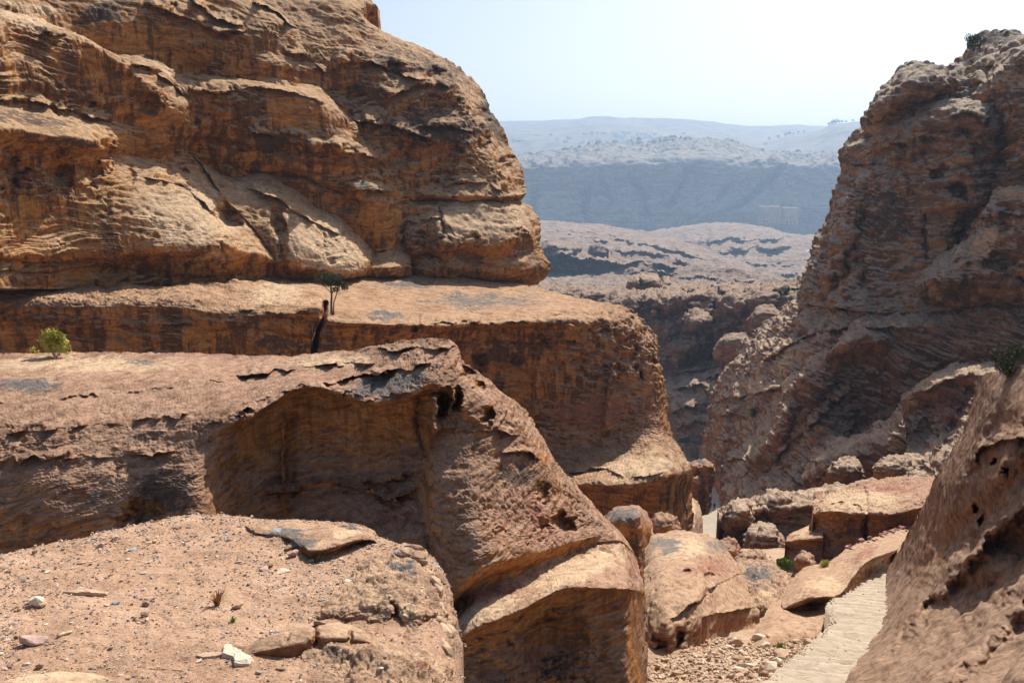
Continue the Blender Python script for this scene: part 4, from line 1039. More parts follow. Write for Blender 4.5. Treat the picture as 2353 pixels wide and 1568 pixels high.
# ---- right foreground
def efold(t, xs, ys):
    g_ = np.arange(xs[0] - 60, xs[-1] + 60.0)
    v = np.interp(g_, xs, ys)
    v = np.convolve(np.pad(v, 30, 'edge'), np.hanning(61) / np.hanning(61).sum(), 'valid')
    return np.interp(t, g_, v)
def efade(x, y):
    return sstep(5, 80, x - np.interp(y, [862, 989, 1097, 1205, 1312, 1400, 1457, 1512, 1575, 1700], [2250, 2213, 2147, 2095, 2039, 2029, 2009, 1975, 1935, 1850]))
o = relief('e', 'rock_buttress', [
    [(2250,862,21.00),(2290,850,18.80),(2340,845,17.20),(2460,838,15.30)],
    [(2235,920,21.00),(2275,920,17.80),(2330,920,16.00),(2460,920,14.30)],
    [(2213,989,21.00),(2255,990,17.30),(2320,985,15.70),(2460,980,13.40)],
    [(2184,1041,21.50),(2230,1045,17.60),(2300,1040,15.40),(2460,1035,13.00)],
    [(2147,1097,22.50),(2205,1110,17.80),(2290,1110,15.20),(2460,1110,12.80)],
    [(2124,1153,23.50),(2190,1170,18.00),(2280,1180,15.10),(2460,1180,12.60)],
    [(2095,1205,25.00),(2170,1230,18.60),(2270,1240,15.10),(2460,1250,12.40)],
    [(2072,1253,26),(2150,1280,18.5),(2260,1300,14),(2460,1310,11.2)],
    [(2039,1312,26.5),(2120,1340,18.4),(2240,1360,13.6),(2460,1370,10.8)],
    [(2029,1400,20.7),(2100,1420,15.6),(2220,1430,12.4),(2460,1440,9.9)],
    [(2009,1457,17.9),(2080,1480,13.7),(2200,1500,10.9),(2460,1500,8.8)],
    [(1975,1512,15.2),(2060,1530,12.0),(2180,1550,9.6),(2460,1560,7.8)],
    [(1935,1575,13.2),(2030,1590,10.7),(2160,1600,8.6),(2460,1620,7.0)],
    [(1850,1700,11.2),(1990,1700,9.2),(2130,1700,7.6),(2460,1700,6.4)]],
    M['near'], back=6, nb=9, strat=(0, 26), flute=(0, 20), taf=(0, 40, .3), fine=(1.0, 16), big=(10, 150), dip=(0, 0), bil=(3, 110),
    strokes=[lambda x, y, nz: .9 * efold(x + y + 14 * nz[2], [3250, 3300, 3365, 3420, 3500, 3545, 3630, 3720, 3800, 3900, 4000], [0, .1, -.55, .55, -1.2, .25, .95, -.7, .35, -.4, 0]) * sstep(1060, 1200, y) * efade(x, y),
             lambda x, y, nz: 1.0 * efold(x + .35 * y + 10 * nz[2], [2480, 2540, 2580, 2625, 2680, 2740, 2800], [0, .2, -.7, .5, -.6, .4, 0]) * (1 - sstep(1080, 1220, y)) * sstep(900, 990, y) * efade(x, y),
             pit(2288, 1060, 11, 10, .8), pit(2312, 1086, 13, 12, .9), pit(2242, 1166, 10, 11, .7), pit(2253, 1196, 9, 20, .8, rot=15),
             ledge([(2240,1040),(2300,1014),(2360,1008)], .6, up=24, under=.6, down=50, fade=12, var=.3)])
tag(o, 'big rounded ribbed rock buttress in half shade at the right of the paved path', 'rock buttress')
o = relief('cornerrock', 'boulder', [
    [(2300,1568,6.19),(2330,1525,6.34),(2380,1500,6.34),(2450,1490,6.19)],
    [(2296,1600,5.76),(2332,1560,5.69),(2385,1545,5.62),(2450,1540,5.47)],
    [(2296,1660,5.62),(2335,1640,5.40),(2390,1630,5.33),(2450,1620,5.18)]],
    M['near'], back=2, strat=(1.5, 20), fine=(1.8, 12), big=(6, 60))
tag(o, 'pale sunlit rock just showing in the bottom right corner', 'boulder')

# ---- rocks along the gully
o = relief('i', 'rock_ridge', [
    [(1790,1366,25.5),(1840,1308,28),(1900,1290,29),(1945,1262,30.5),(1990,1240,32),(2040,1222,34),(2110,1200,37)],
    [(1795,1385,23),(1850,1338,24.8),(1905,1318,26),(1945,1290,28),(1985,1264,29.5),(2040,1245,31.5),(2110,1228,34)],
    [(1800,1397,21.8),(1860,1370,21.9),(1915,1364,22),(1938,1350,22.5),(1966,1311,24.4),(1998,1283,26.1),(2062,1259,28.2)],
    [(1805,1410,22.3),(1860,1390,22.4),(1915,1384,22.5),(1941,1364,23.0),(1969,1326,24.9),(2001,1298,26.7),(2064,1274,28.9)],
    [(1800,1440,21),(1850,1428,21.2),(1900,1418,21),(1944,1388,22.3),(1975,1352,24.9),(2005,1328,26.7),(2068,1308,28.5)]],
    M['boulder'], back=3, strat=(1.2, 12), fine=(1.6, 9), big=(8, 70), taf=(0, 20, 0),
    strokes=[pit(1860, 1392, 26, 16, .5, rag=.2), pit(1990, 1300, 16, 10, .15)],
    masks=[('pale', blob(1900, 1345, 70, 26, .9)), ('red', blob(1930, 1370, 26, 14, .9)), ('red', blob(1985, 1270, 60, 14, .9, rot=-28)), ('pale', blob(1990, 1300, 70, 14, .8, rot=-28))])
tag(o, 'long pinkish rock ridge like a parapet along the left side of the paved path', 'rock')
o = relief('i2', 'boulder', [
    [(1772,1384,23.5),(1800,1376,24),(1850,1398,23),(1892,1402,22.6)],
    [(1745,1430,20.8),(1790,1416,20.6),(1842,1424,20.7),(1892,1428,20.6)],
    [(1714,1487,18.3),(1760,1466,18.4),(1800,1456,18.8),(1882,1450,19.6)],
    [(1716,1510,18),(1765,1495,17.9),(1810,1485,18.4),(1882,1470,19.2)]],
    M['boulder'], back=1.5, strat=(1.2, 14), fine=(1.6, 9), big=(6, 50), strokes=[pit(1780, 1440, 30, 14, .15)])
tag(o, 'smooth pink slanting slab above the rubble, below the end of the pinkish ridge', 'boulder')
o = relief('j', 'boulder', [
    [(1482,1262,26.5),(1500,1230,28),(1560,1217,29),(1640,1232,29),(1690,1285,28),(1708,1325,27)],
    [(1480,1310,22.5),(1510,1290,22.5),(1570,1280,23),(1630,1285,24),(1680,1320,24.5),(1722,1360,25)],
    [(1478,1370,19.5),(1520,1360,19),(1580,1350,19.5),(1630,1345,21),(1690,1360,22.5),(1739,1390,23.5)],
    [(1482,1440,18),(1530,1430,17.3),(1590,1420,18),(1640,1410,19.5),(1690,1410,21),(1744,1410,23)],
    [(1486,1500,17.3),(1540,1490,17),(1590,1480,17.8),(1630,1465,19),(1690,1445,20.9),(1740,1430,22.7)],
    [(1488,1560,16.6),(1545,1550,16.7),(1590,1540,17.2),(1630,1510,18.3),(1690,1480,20),(1740,1460,22)]],
    M['boulder'], back=4, strat=(1.4, 12), fine=(1.9, 9), big=(9, 80), taf=(5, 20, .1), dip=(-.3, 0),
    strokes=[ledge([(1540,1425),(1600,1380),(1660,1335),(1702,1318)], .45, up=26, under=.35, down=18), pit(1578, 1313, 12, 9, .4, rag=.1), pit(1630, 1320, 14, 8, .35),
             ledge([(1610,1415),(1680,1405),(1742,1392)], .5, up=24, under=.6, down=36), crease([(1440,1562),(1500,1556),(1560,1550)], 8, .5, axis='y'), pit(1520, 1500, 20, 40, .5)],
    masks=[('pale', blob(1570, 1255, 90, 34, .9)), ('slate', blob(1530, 1250, 50, 24, .9)), ('slate', blob(1650, 1250, 50, 30, .7)), ('red', blob(1640, 1300, 80, 40, .7))])
tag(o, 'big rounded pinkish boulder with a banded side, left of the rubble', 'boulder')
o = relief('j2', 'boulder', [
    [(1690,1280,31),(1740,1284,31),(1790,1306,30),(1828,1328,29)],
    [(1702,1330,27),(1745,1328,27),(1790,1340,26.5),(1818,1352,26)],
    [(1735,1395,24.3),(1755,1400,24.2),(1785,1400,24),(1802,1382,24)]],
    M['boulder'], back=3, strat=(4.5, 9), plate=(5, 30, 8), bil=(6, 30), fine=(2.4, 8), big=(8, 40), dip=(.2, 0), taf=(5, 16, .0), masks=[('slate', blob(1740, 1320, 60, 30, .8)), ('pale', blob(1760, 1370, 30, 24, .9))])
tag(o, 'grey flaky layered boulder between the rounded boulder and the pinkish ridge', 'boulder')
o = relief('k', 'boulder', [
    [(1384,1188,33),(1410,1166,33),(1465,1159,33),(1494,1190,33.4)],
    [(1392,1208,30.6),(1425,1192,29.7),(1466,1186,29.7),(1502,1226,31.5)],
    [(1418,1250,30.4),(1440,1243,29.4),(1470,1243,29.4),(1502,1252,31.4)],
    [(1436,1320,30),(1450,1320,29),(1470,1320,29),(1492,1310,30.6)]],
    M['outcrop'], back=3, strat=(2.4, 10), fine=(1.8, 8), big=(6, 40), taf=(5, 16, .1), masks=[('slate', blob(1430, 1185, 50, 22, 1)), ('dark', blob(1450, 1260, 50, 40, .9))])
tag(o, 'dark grey crusted boulder wedged behind the sloping ridge of the outcrop', 'boulder')
o = relief('l1', 'rock_pillar', [
    [(1582,1062,116),(1594,1056,116),(1606,1059,116),(1616,1056,116),(1628,1060,116),(1641,1068,117)],
    [(1580,1074,110),(1594,1068,108),(1606,1072,108),(1618,1068,107),(1630,1070,108),(1641,1078,111)],
    [(1582,1090,110),(1594,1092,109),(1606,1092,109),(1618,1086,107.5),(1630,1086,108),(1640,1092,111)],
    [(1578,1104,108),(1592,1098,106),(1606,1100,106),(1616,1110,108.5),(1628,1104,107.5),(1638,1104,110.5)],
    [(1578,1120,109),(1592,1116,108),(1606,1116,108),(1617,1124,109.5),(1628,1124,107.5),(1634,1124,110.5)],
    [(1578,1150,109),(1592,1150,108.5),(1606,1150,108.5),(1619,1150,109.5),(1628,1150,107.5),(1631,1150,110)],
    [(1578,1184,108),(1592,1184,107),(1606,1186,107),(1619,1182,108),(1625,1180,106.5),(1629,1174,109)]],
    M['outcrop'], back=8, strat=(2.4, 7), fine=(1.6, 6), big=(4, 22), bil=(5, 18), plate=(2, 20, 6),
    masks=[('pale', blob(1600, 1104, 18, 8, 1.2)), ('red', blob(1629, 1130, 8, 40, 1)), ('slate', blob(1606, 1064, 30, 8, 1))])
tag(o, 'tall reddish rock pillar with a flaky cap beside the walker', 'rock pillar')
o = relief('l2', 'boulder', [
    [(1580,1150,92),(1592,1144,92),(1606,1158,92)],
    [(1578,1172,88),(1594,1168,87),(1612,1180,89)],
    [(1574,1196,85),(1594,1196,84),(1614,1200,87)],
    [(1572,1240,82),(1594,1240,81),(1612,1240,84)]],
    M['boulder'], back=6, strat=(1.6, 8), fine=(1.2, 6), big=(4, 25), masks=[('pale', blob(1594, 1180, 24, 40, 1))])
tag(o, 'pale stacked boulder at the foot of the terrace, by the gorge path', 'boulder')

# ================================================================== DIRT LEDGE THE PHOTOGRAPHER STANDS ON
def ld(x, y):
    r = rays(x, y)
    return -1.55 / float(r[2] + .16)
lipx = [(-60,1282),(0,1271),(90,1255),(215,1231),(287,1215),(390,1186),(471,1179),(556,1190),(646,1193),(763,1202),(812,1203),(839,1213),(871,1238)]
X0 = [-60, 40, 140, 240, 340, 440, 520, 600, 680, 760, 830, 900, 965, 1010, 1030]
tops = [1282, 1264, 1246, 1224, 1200, 1181, 1186, 1192, 1196, 1202, 1212, 1246, 1268, 1312, 1345]
rows = []
for j, f in enumerate([0, .035, .12, .24, .38, .52, .66, .82, 1.0]):
    r = []
    for x, t in zip(X0, tops):
        bot = 1600
        y = t + (bot - t) * f
        xx = x + (22 * sstep(.0, .6, f) if x > 950 else 0) + (8 if x > 1005 and f > .5 else 0)
        d = ld(xx, y)
        if j == 0:
            d += .06
        e = sstep(880, 1030, x)
        d += .12 * e * (1 - f) + .45 * float(sstep(975, 1032, x)) ** 2
        r.append((xx, y, d))
    rows.append(r)
def hollow(x, y, nz):
    # the scooped notch in the right part of the rim, with an undercut slab above it
    s = y - _pl([(740,1292),(770,1280),(820,1252),(870,1232)], x)
    m = sstep(735, 765, x) * (1 - sstep(868, 890, x)) * (1 - sstep(20, 60, s)) * sstep(-3, 3, s)
    return .34 * m
rg = lambda x, y: .35 + .65 * sstep(600, 900, x + (y - 1300) * .2)
o = relief('dirt', 'rock_ledge', rows, M['dirt'], back=1.2, shrink=.05, big=(14, 190), strat=(0, 10), flute=(0, 10), taf=(0, 10, 0), fine=(4.2, 24),
    strokes=[crease([(1300,985),(1400,960),(1480,930)], 8, .06, axis='y')] + [pit(float(a), float(b_), float(c_), float(c_) * .5, float(e_), rag=.4) for a, b_, c_, e_ in
             zip(rng.uniform(0, 800, 70), rng.uniform(1240, 1560, 70), rng.uniform(12, 34, 70), rng.uniform(.006, .02, 70))])
tag(o, kind='structure', label=None)
o.name = 'dirt_ground'

def ldn(rows, lift):
    return [[(x, y, ld(x, y) + lift + q) for (x, y, q) in r] for r in rows]
o = relief('slab', 'rock_slab', ldn([
    [(556,1196,.05),(620,1192,.05),(690,1194,.08),(763,1198,.14),(815,1200,.2),(856,1216,.3),(874,1240,.4)],
    [(566,1208,-.04),(625,1206,-.07),(695,1208,-.09),(765,1212,-.10),(815,1214,-.06),(852,1224,.02),(873,1246,.2)],
    [(585,1222,-.05),(640,1224,-.1),(705,1236,-.16),(765,1240,-.20),(815,1230,-.16),(855,1233,-.06),(872,1252,.12)],
    [(600,1228,0),(660,1236,-.08),(712,1262,-.19),(765,1256,-.22),(818,1241,-.18),(858,1241,-.07),(871,1256,.12)],
    [(610,1234,.03),(664,1244,.0),(712,1274,-.06),(765,1268,-.02),(818,1252,.06),(858,1249,.14),(870,1261,.26)],
    [(620,1246,.08),(670,1258,.06),(714,1302,.10),(765,1300,.14),(818,1282,.22),(856,1266,.28),(869,1272,.34)]], 0),
    M['boulder'], back=.5, skirt='down', plate=(3.0, 46, 7), strat=(3.2, 10), fine=(2.2, 9), big=(5, 60), dip=(-.25, .0),
    masks=[('slate', blob(660, 1222, 50, 14, 1.1)), ('slate', blob(700, 1246, 34, 14, 1.1)), ('slate', blob(800, 1206, 50, 8, .9)), ('pale', blob(790, 1226, 40, 12, .9))])
tag(o, 'flaky rock slab with grey scales at the rim of the dirt ledge, hollowed orange underneath', 'rock slab')
o = relief('rim', 'rock_slab', ldn([
    [(835,1282,.10),(880,1262,.14),(940,1250,.22),(985,1276,.36),(1018,1320,.55),(1032,1362,.6),(1046,1412,.62)],
    [(820,1302,-.02),(880,1285,-.06),(940,1280,-.06),(985,1306,.06),(1012,1345,.25),(1026,1385,.32),(1042,1430,.35)],
    [(790,1345,-.02),(860,1335,-.08),(930,1335,-.12),(980,1350,-.06),(1008,1376,.1),(1022,1415,.2),(1040,1460,.26)],
    [(735,1392,-.02),(810,1382,-.10),(890,1370,-.17),(955,1378,-.15),(1000,1400,0),(1018,1440,.12),(1038,1490,.22)],
    [(722,1412,-.01),(800,1402,-.09),(890,1392,-.15),(955,1402,-.12),(996,1425,.03),(1016,1460,.14),(1034,1510,.24)],
    [(716,1424,.02),(790,1430,.02),(885,1440,.02),(950,1440,.0),(985,1455,.06),(1012,1490,.16),(1038,1525,.26)],
    [(700,1440,.03),(780,1452,.0),(880,1465,.04),(940,1476,.02),(985,1490,.06),(1016,1520,.16),(1046,1545,.26)],
    [(690,1470,.02),(780,1490,-.07),(880,1500,-.12),(945,1505,-.10),(990,1515,-.02),(1022,1540,.1),(1048,1565,.22)],
    [(690,1540,.04),(780,1545,-.05),(880,1550,-.1),(945,1555,-.08),(995,1560,0),(1026,1580,.1),(1050,1600,.22)],
    [(690,1640,.04),(780,1640,-.03),(880,1640,-.08),(945,1640,-.06),(995,1640,0),(1028,1640,.1),(1052,1640,.22)]], 0),
    M['boulder'], back=.8, skirt='down', bil=(9, 56), plate=(4.5, 60, 8), strat=(4.5, 12), fine=(3, 12), big=(8, 90), taf=(6, 26, .1), dip=(-.3, .0),
    strokes=[crease([(1380,905),(1420,910),(1470,905)], 7, .08, axis='y'), pit(1000, 1450, 40, 50, .05, rag=.4)],
    masks=[('slate', blob(930, 1300, 50, 16, .9)), ('dark', blob(800, 1505, 70, 14, .8)), ('pale', blob(930, 1410, 40, 24, .8)), ('red', blob(960, 1540, 80, 30, .5))])
tag(o, 'crumbly layered rock at the right end of the dirt ledge, above the drop', 'rock slab')
o = relief('hump', 'boulder', ldn([
    [(560,1480,.02),(600,1466,.02),(650,1448,.02),(700,1432,.03),(760,1424,.04),(820,1432,.05),(860,1450,.05)],
    [(558,1490,-.02),(600,1476,-.06),(650,1458,-.09),(702,1444,-.11),(760,1438,-.11),(820,1446,-.08),(866,1462,-.02)],
    [(560,1502,-.02),(605,1492,-.06),(655,1480,-.10),(706,1466,-.12),(765,1462,-.12),(822,1468,-.09),(868,1476,-.02)],
    [(566,1512,.03),(610,1506,.0),(660,1500,-.02),(710,1490,-.02),(768,1484,-.01),(824,1486,0),(868,1490,.04)]], 0),
    M['boulder'], back=.4, skirt='down', strat=(.8, 12), fine=(1.5, 14), big=(7, 44),
    strokes=[crease([(1430,722),(1470,726),(1500,722)], 6, .08, axis='y'), crease([(1440,660),(1480,655)], 5, .05, axis='y'), crease([(1440,806),(1490,800)], 5, .05, axis='y')])
tag(o, 'smooth pinkish rounded bedrock hump poking out of the dirt beside the dry grass', 'boulder')
o = relief('bed', 'boulder', ldn([
    [(-30,1562,.03),(60,1548,.03),(140,1541,.03),(210,1544,.03),(262,1556,.04)],
    [(-30,1572,-.03),(60,1558,-.04),(140,1551,-.05),(210,1554,-.04),(268,1566,-.01)],
    [(-30,1600,-.04),(60,1600,-.05),(140,1600,-.06),(210,1600,-.05),(270,1600,-.01)]], 0),
    M['boulder'], back=.3, skirt='down', strat=(.6, 12), fine=(1.5, 14), big=(4, 50), masks=[('pale', blob(140, 1560, 140, 30, 1.2))])
tag(o, 'flat pale yellowish bedrock patch at the bottom edge of the dirt', 'boulder')

for key, nm, dn, mt, lab in (
    ('b1', 'rock_block', domenet(1660, 1735, 1148, 1215, 51, 3), 'slope', 'dark fractured block at the left end of the low gorge ledge'),
    ('b2', 'rock_block', domenet(1735, 1832, 1124, 1192, 54, 3), 'slope', 'squat dusty block behind the fractured one, above the gorge ledge'),
    ('b3', 'rock_block', domenet(1708, 1800, 1200, 1285, 46, 3), 'slope', 'dark leaning block in shadow against the front of the gorge ledge'),
    ('b4', 'boulder', domenet(1690, 1762, 1262, 1304, 33.5, 1.6), 'boulder', 'low pinkish boulder behind the grey flaky one'),
    ('b5', 'boulder', domenet(1900, 1985, 1052, 1112, 66, 3), 'slope', 'boulder resting behind the pale ledge, left one of a pair'),
    ('b6', 'boulder', domenet(2005, 2110, 1046, 1102, 62, 3), 'slope', 'wider boulder resting behind the pale ledge, right one of a pair'),
    ('b7', 'boulder', domenet(1826, 1872, 1268, 1306, 33, 1.4), 'boulder', 'small round pink boulder beside the green bush'),
    ('b8', 'boulder', domenet(2072, 2140, 1080, 1126, 47, 2), 'slope', 'rounded boulder where the pale ledge meets the right buttress'),
    ('b9', 'boulder', domenet(1490, 1560, 1178, 1236, 40, 2), 'outcrop', 'brown boulder behind the top of the banded boulder'),
    ('b10', 'boulder', domenet(1640, 1700, 1236, 1300, 40, 2), 'outcrop', 'shaded brown boulder right of the banded boulder')):
    o = relief(key, nm, dn, M[mt], back=3, shrink=.2, strat=(2.8, 9), fine=(2, 7), big=(8, 34), bil=(6, 28), plate=(3, 24, 7), dip=(random.uniform(-.3, .3), 0))
    tag(o, lab, 'rock')

# ================================================================== BEYOND THE GAP
o = relief('m', 'canyon_wall', [
    [(1225,648,344.0),(1320,655,328.0),(1420,656,312.0),(1530,653,304.0),(1630,653,296.0),(1740,655,272.0),(1870,640,248.0)],
    [(1225,662,300.0),(1320,672,280.0),(1420,674,262.4),(1530,668,254.4),(1630,668,246.4),(1740,672,228.8),(1870,660,208.0)],
    [(1225,690,289.6),(1320,692,272.0),(1420,700,249.6),(1530,695,241.6),(1630,690,238.4),(1740,695,220.0),(1870,690,200.0)],
    [(1225,740,288.0),(1320,740,268.0),(1420,730,246.4),(1530,730,238.4),(1630,735,232.0),(1740,740,216.0),(1870,740,196.0)],
    [(1225,800,288.0),(1320,800,268.0),(1420,790,244.8),(1530,790,233.6),(1630,800,232.0),(1740,800,216.0),(1870,800,196.0)],
    [(1225,860,284.0),(1320,860,265.6),(1420,860,243.2),(1530,850,233.6),(1630,850,232.0),(1740,860,212.0),(1870,860,192.0)],
    [(1225,960,280.0),(1320,960,264.0),(1420,960,240.0),(1530,960,230.4),(1630,960,228.8),(1740,960,208.0),(1870,960,188.0)]],
    M['canyon'], back=60, strat=(3.4, 11), flute=(4, 12), taf=(5, 16, .1), fine=(1.6, 7), big=(10, 60), bil=(9, 34), plate=(2, 30, 6),
    strokes=[pit(1598, 738, 40, 26, -14, rag=.1), pit(1590, 800, 60, 45, -9, rag=.3), pit(1540, 690, 40, 30, -9, rag=.2), pit(1500, 690, 30, 30, -6), pit(1675, 700, 50, 28, -9, rag=.3), pit(1440, 690, 60, 30, -6),
             ledge([(1440,800),(1540,762),(1640,760),(1700,745)], 5, up=40, under=6, down=50), pit(1640, 830, 80, 40, 18, rag=.2), ledge([(1420,712),(1500,720),(1560,715)], 4, up=26, under=4, down=20),
             crease([(690,1575),(720,1580),(760,1570)], 6, 8, axis='y'), crease([(690,1640),(760,1655),(820,1660)], 6, 8, axis='y'), ledge([(1225,745),(1400,750),(1500,755)], 3, up=20, under=4, down=20),
             ledge([(1560,668),(1650,664),(1760,672),(1860,660)], 5, up=14, under=6, down=16), crease([(670,1310),(700,1300),(740,1310)], 10, 9, axis='y')])
tag(o, 'dark reddish canyon wall with bulging boulders, seen through the gap', 'canyon wall')
for key, nm, dn, lab, extra in (
    ('m1', 'boulder', domenet(1563, 1638, 711, 758, 228, 9), 'large banded dark boulder perched on a pedestal in the canyon', {}),
    ('m2', 'rock_pedestal', domenet(1536, 1642, 752, 850, 234, 10, top=.2, under=.1), 'broad undercut pedestal of dark red rock under the banded boulder', dict(flute=(4, 9))),
    ('m3', 'rock_block', domenet(1628, 1722, 690, 800, 226, 10, top=.16, under=.1), 'tall dark block with a slanting crack right of the banded boulder', {}),
    ('m4', 'rock_block', domenet(1655, 1716, 672, 704, 222, 7), 'flat rounded capstone on top of the tall cracked block', {}),
    ('m5', 'rock_block', domenet(1500, 1572, 668, 712, 240, 9), 'rounded banded dome on the left shoulder of the canyon wall', {}),
    ('m6', 'rock_block', domenet(1715, 1822, 668, 712, 212, 9, top=.25), 'grey flat topped shelf of rock close beside the right cliff', dict(plate=(3, 24, 6))),
    ('m7', 'rock_block', domenet(1718, 1802, 700, 775, 196, 9, top=.25), 'stepped shelf block leaning against the slope of the right cliff', {}),
    ('m8', 'rock_block', domenet(1640, 1740, 765, 830, 188, 10, top=.25), 'low dark shelf where the slope meets the canyon floor', {}),
    ('m9', 'rock_block', domenet(1335, 1440, 662, 712, 260, 9, top=.25, under=.1), 'reddish shaded bluff at the left end of the canyon wall', dict(flute=(4, 9)))):
    o = relief(key, nm, dn, M['canyon'], **dict(dict(back=12, shrink=.2, strat=(2.6, 8), fine=(1.4, 6), big=(5, 30), flute=(2, 10), bil=(2, 24)), **extra))
    tag(o, lab, 'rock')
o = relief('knob', 'rock_stack', [
    [(1440,652,281.6),(1450,634,283.2),(1470,627,284.8),(1500,628,284.8),(1514,636,284.8),(1521,652,283.2)],
    [(1438,657,275.2),(1452,645,272.0),(1474,640,270.4),(1498,641,270.4),(1514,646,272.0),(1522,658,275.2)],
    [(1438,664,275.2),(1452,662,270.4),(1474,660,268.8),(1498,660,268.8),(1514,662,270.4),(1522,668,275.2)],
    [(1438,672,275.2),(1452,672,272.0),(1474,672,270.4),(1498,672,270.4),(1514,672,272.0),(1522,674,275.2)]],
    M['canyon'], back=12, step=.7, strat=(1.8, 6), fine=(1, 5), big=(3, 20), strokes=[crease([(625,1468),(660,1470)], 3, 4, axis='y', fade=4)])
tag(o, 'dark rounded rock stack standing on the rim of the canyon wall', 'rock stack')
for pts, lab in (([(1512,652),(1524,632),(1536,636),(1552,652)], 'small reddish rock stack right of the dark rounded one'), ):
    (a, b, c_, e_) = pts
    o = relief('knob2', 'rock_stack', [[(a[0],a[1],298),(b[0],b[1],299),(c_[0],c_[1],299),(e_[0],e_[1],298)], [(a[0],658,293),(b[0],648,290),(c_[0],650,290),(e_[0],658,293)], [(a[0],668,293),(b[0],668,290),(c_[0],668,290),(e_[0],668,293)]],
        M['canyon'], back=9, step=.6, strat=(1.4, 6), fine=(1, 5), big=(3, 16))
    tag(o, lab, 'rock stack')
o = relief('n', 'rocky_slope', [
    [(1516,858,242),(1545,842,242),(1580,830,240),(1620,826,238),(1680,812,232),(1740,795,222)],
    [(1520,884,228),(1545,874,226),(1585,866,222),(1640,856,215),(1690,850,205),(1750,845,192)],
    [(1522,930,218),(1550,910,213),(1590,896,208),(1640,880,202),(1690,882,195),(1750,880,184)],
    [(1526,975,214),(1555,960,208),(1600,946,202),(1650,940,198),(1700,940,190),(1760,940,178)],
    [(1536,1005,212),(1560,1002,207),(1600,996,200),(1650,1000,190),(1700,1000,180),(1760,1000,168)],
    [(1542,1034,206),(1570,1034,202),(1605,1036,195),(1650,1060,184),(1700,1060,174),(1760,1060,163)]],
    M['talus'], back=26, bil=(3, 34), plate=(3, 30, 6), strat=(3.6, 10), flute=(2, 10), taf=(5, 14, .1), fine=(2.0, 7), big=(14, 40),
    strokes=[ledge([(1545,862),(1590,848),(1640,846),(1690,838)], 5, up=14, under=4, down=16), ledge([(1620,870),(1660,860),(1720,868)], 7, up=30, under=5, down=30, fade=8),
             pit(1652, 882, 6, 16, 7, rag=.05), pit(1671, 886, 5, 7, 5, rag=.05), ledge([(1540,900),(1590,884),(1630,890)], 4, up=22, under=3, down=20), ledge([(1530,950),(1580,930),(1640,940)], 4, up=22, under=3, down=20), ledge([(1540,985),(1600,968),(1660,975)], 4, up=22, under=3, down=20)])
tag(o, 'broken pale rocky slope with a dark doorway cut in it, below the canyon wall', 'rocky slope')

VW = dict(bil=(4, 44), plate=(2.2, 30, 6), strat=(2.6, 8), flute=(0, 10), taf=(0, 16, .1), fine=(1.6, 8), shrink=.0)
o = relief('v0', 'near_plateau', [
    [(1195,556,720),(1255,556,720),(1311,556,715),(1345,570,705),(1380,560,700),(1431,595,660),(1502,597,640),(1559,613,605),(1644,610,590),(1729,624,560),(1795,650,525)],
    [(1195,570,690),(1255,572,690),(1311,574,688),(1345,580,680),(1380,580,676),(1431,603,640),(1502,604,618),(1559,620,585),(1644,618,568),(1729,632,540),(1795,654,515)],
    [(1195,600,675),(1255,600,675),(1311,598,672),(1345,598,660),(1380,600,650),(1431,616,620),(1502,618,600),(1559,628,570),(1644,628,555),(1729,640,528),(1800,660,505)],
    [(1195,628,655),(1255,628,655),(1311,628,650),(1345,626,640),(1380,626,625),(1431,632,590),(1502,636,575),(1559,640,545),(1644,642,530),(1729,650,505),(1800,666,490)],
    [(1195,646,560),(1255,646,560),(1311,646,550),(1345,646,545),(1380,646,540),(1431,648,520),(1502,650,505),(1559,654,490),(1644,658,475),(1729,664,465),(1800,676,455)],
    [(1195,690,420),(1255,690,420),(1311,690,420),(1345,690,420),(1380,690,420),(1431,690,420),(1502,690,420),(1559,690,420),(1644,690,415),(1729,690,415),(1800,700,410)]],
    M['valley'], back=40, big=(9, 40), **VW,
    strokes=[pit(1300, 570, 46, 18, -64, rag=.3), pit(1262, 560, 24, 12, -48), pit(1384, 570, 30, 14, -56, rag=.3), ledge([(1195,596),(1270,590),(1340,592),(1430,612)], 56, up=14, under=18, down=22), ledge([(1390,618),(1430,606),(1500,604),(1556,616)], 32, up=8, under=18, down=12, fade=8),
             ledge([(1225,622),(1290,618),(1350,626)], 32, up=10, under=18, down=10), ledge([(1560,640),(1600,636),(1650,640)], 24, up=8, under=18, down=12, fade=6), ledge([(1645,648),(1690,642),(1735,648)], 24, up=6, under=18, down=10, fade=6), ledge([(1440,630),(1500,624),(1560,632)], 24, up=8, under=18, down=8)]
            + [pit(a, b, c_, e_, f_ * 3, rag=.05, p=.5) for a, b, c_, e_, f_ in ((1330, 621, 3.4, 7, 14), (1288, 622, 2, 4, 9), (1302, 625, 2, 4, 9), (1420, 613, 2.4, 3, 9), (1443, 624, 3.4, 4, 9), (1474, 622, 5, 3.4, 10), (1598, 645, 3, 3.4, 9), (1370, 603, 2, 3, 8), (1355, 577, 1.5, 2.5, 7), (1398, 602, 2, 2.5, 8))])
tag(o, kind='structure')
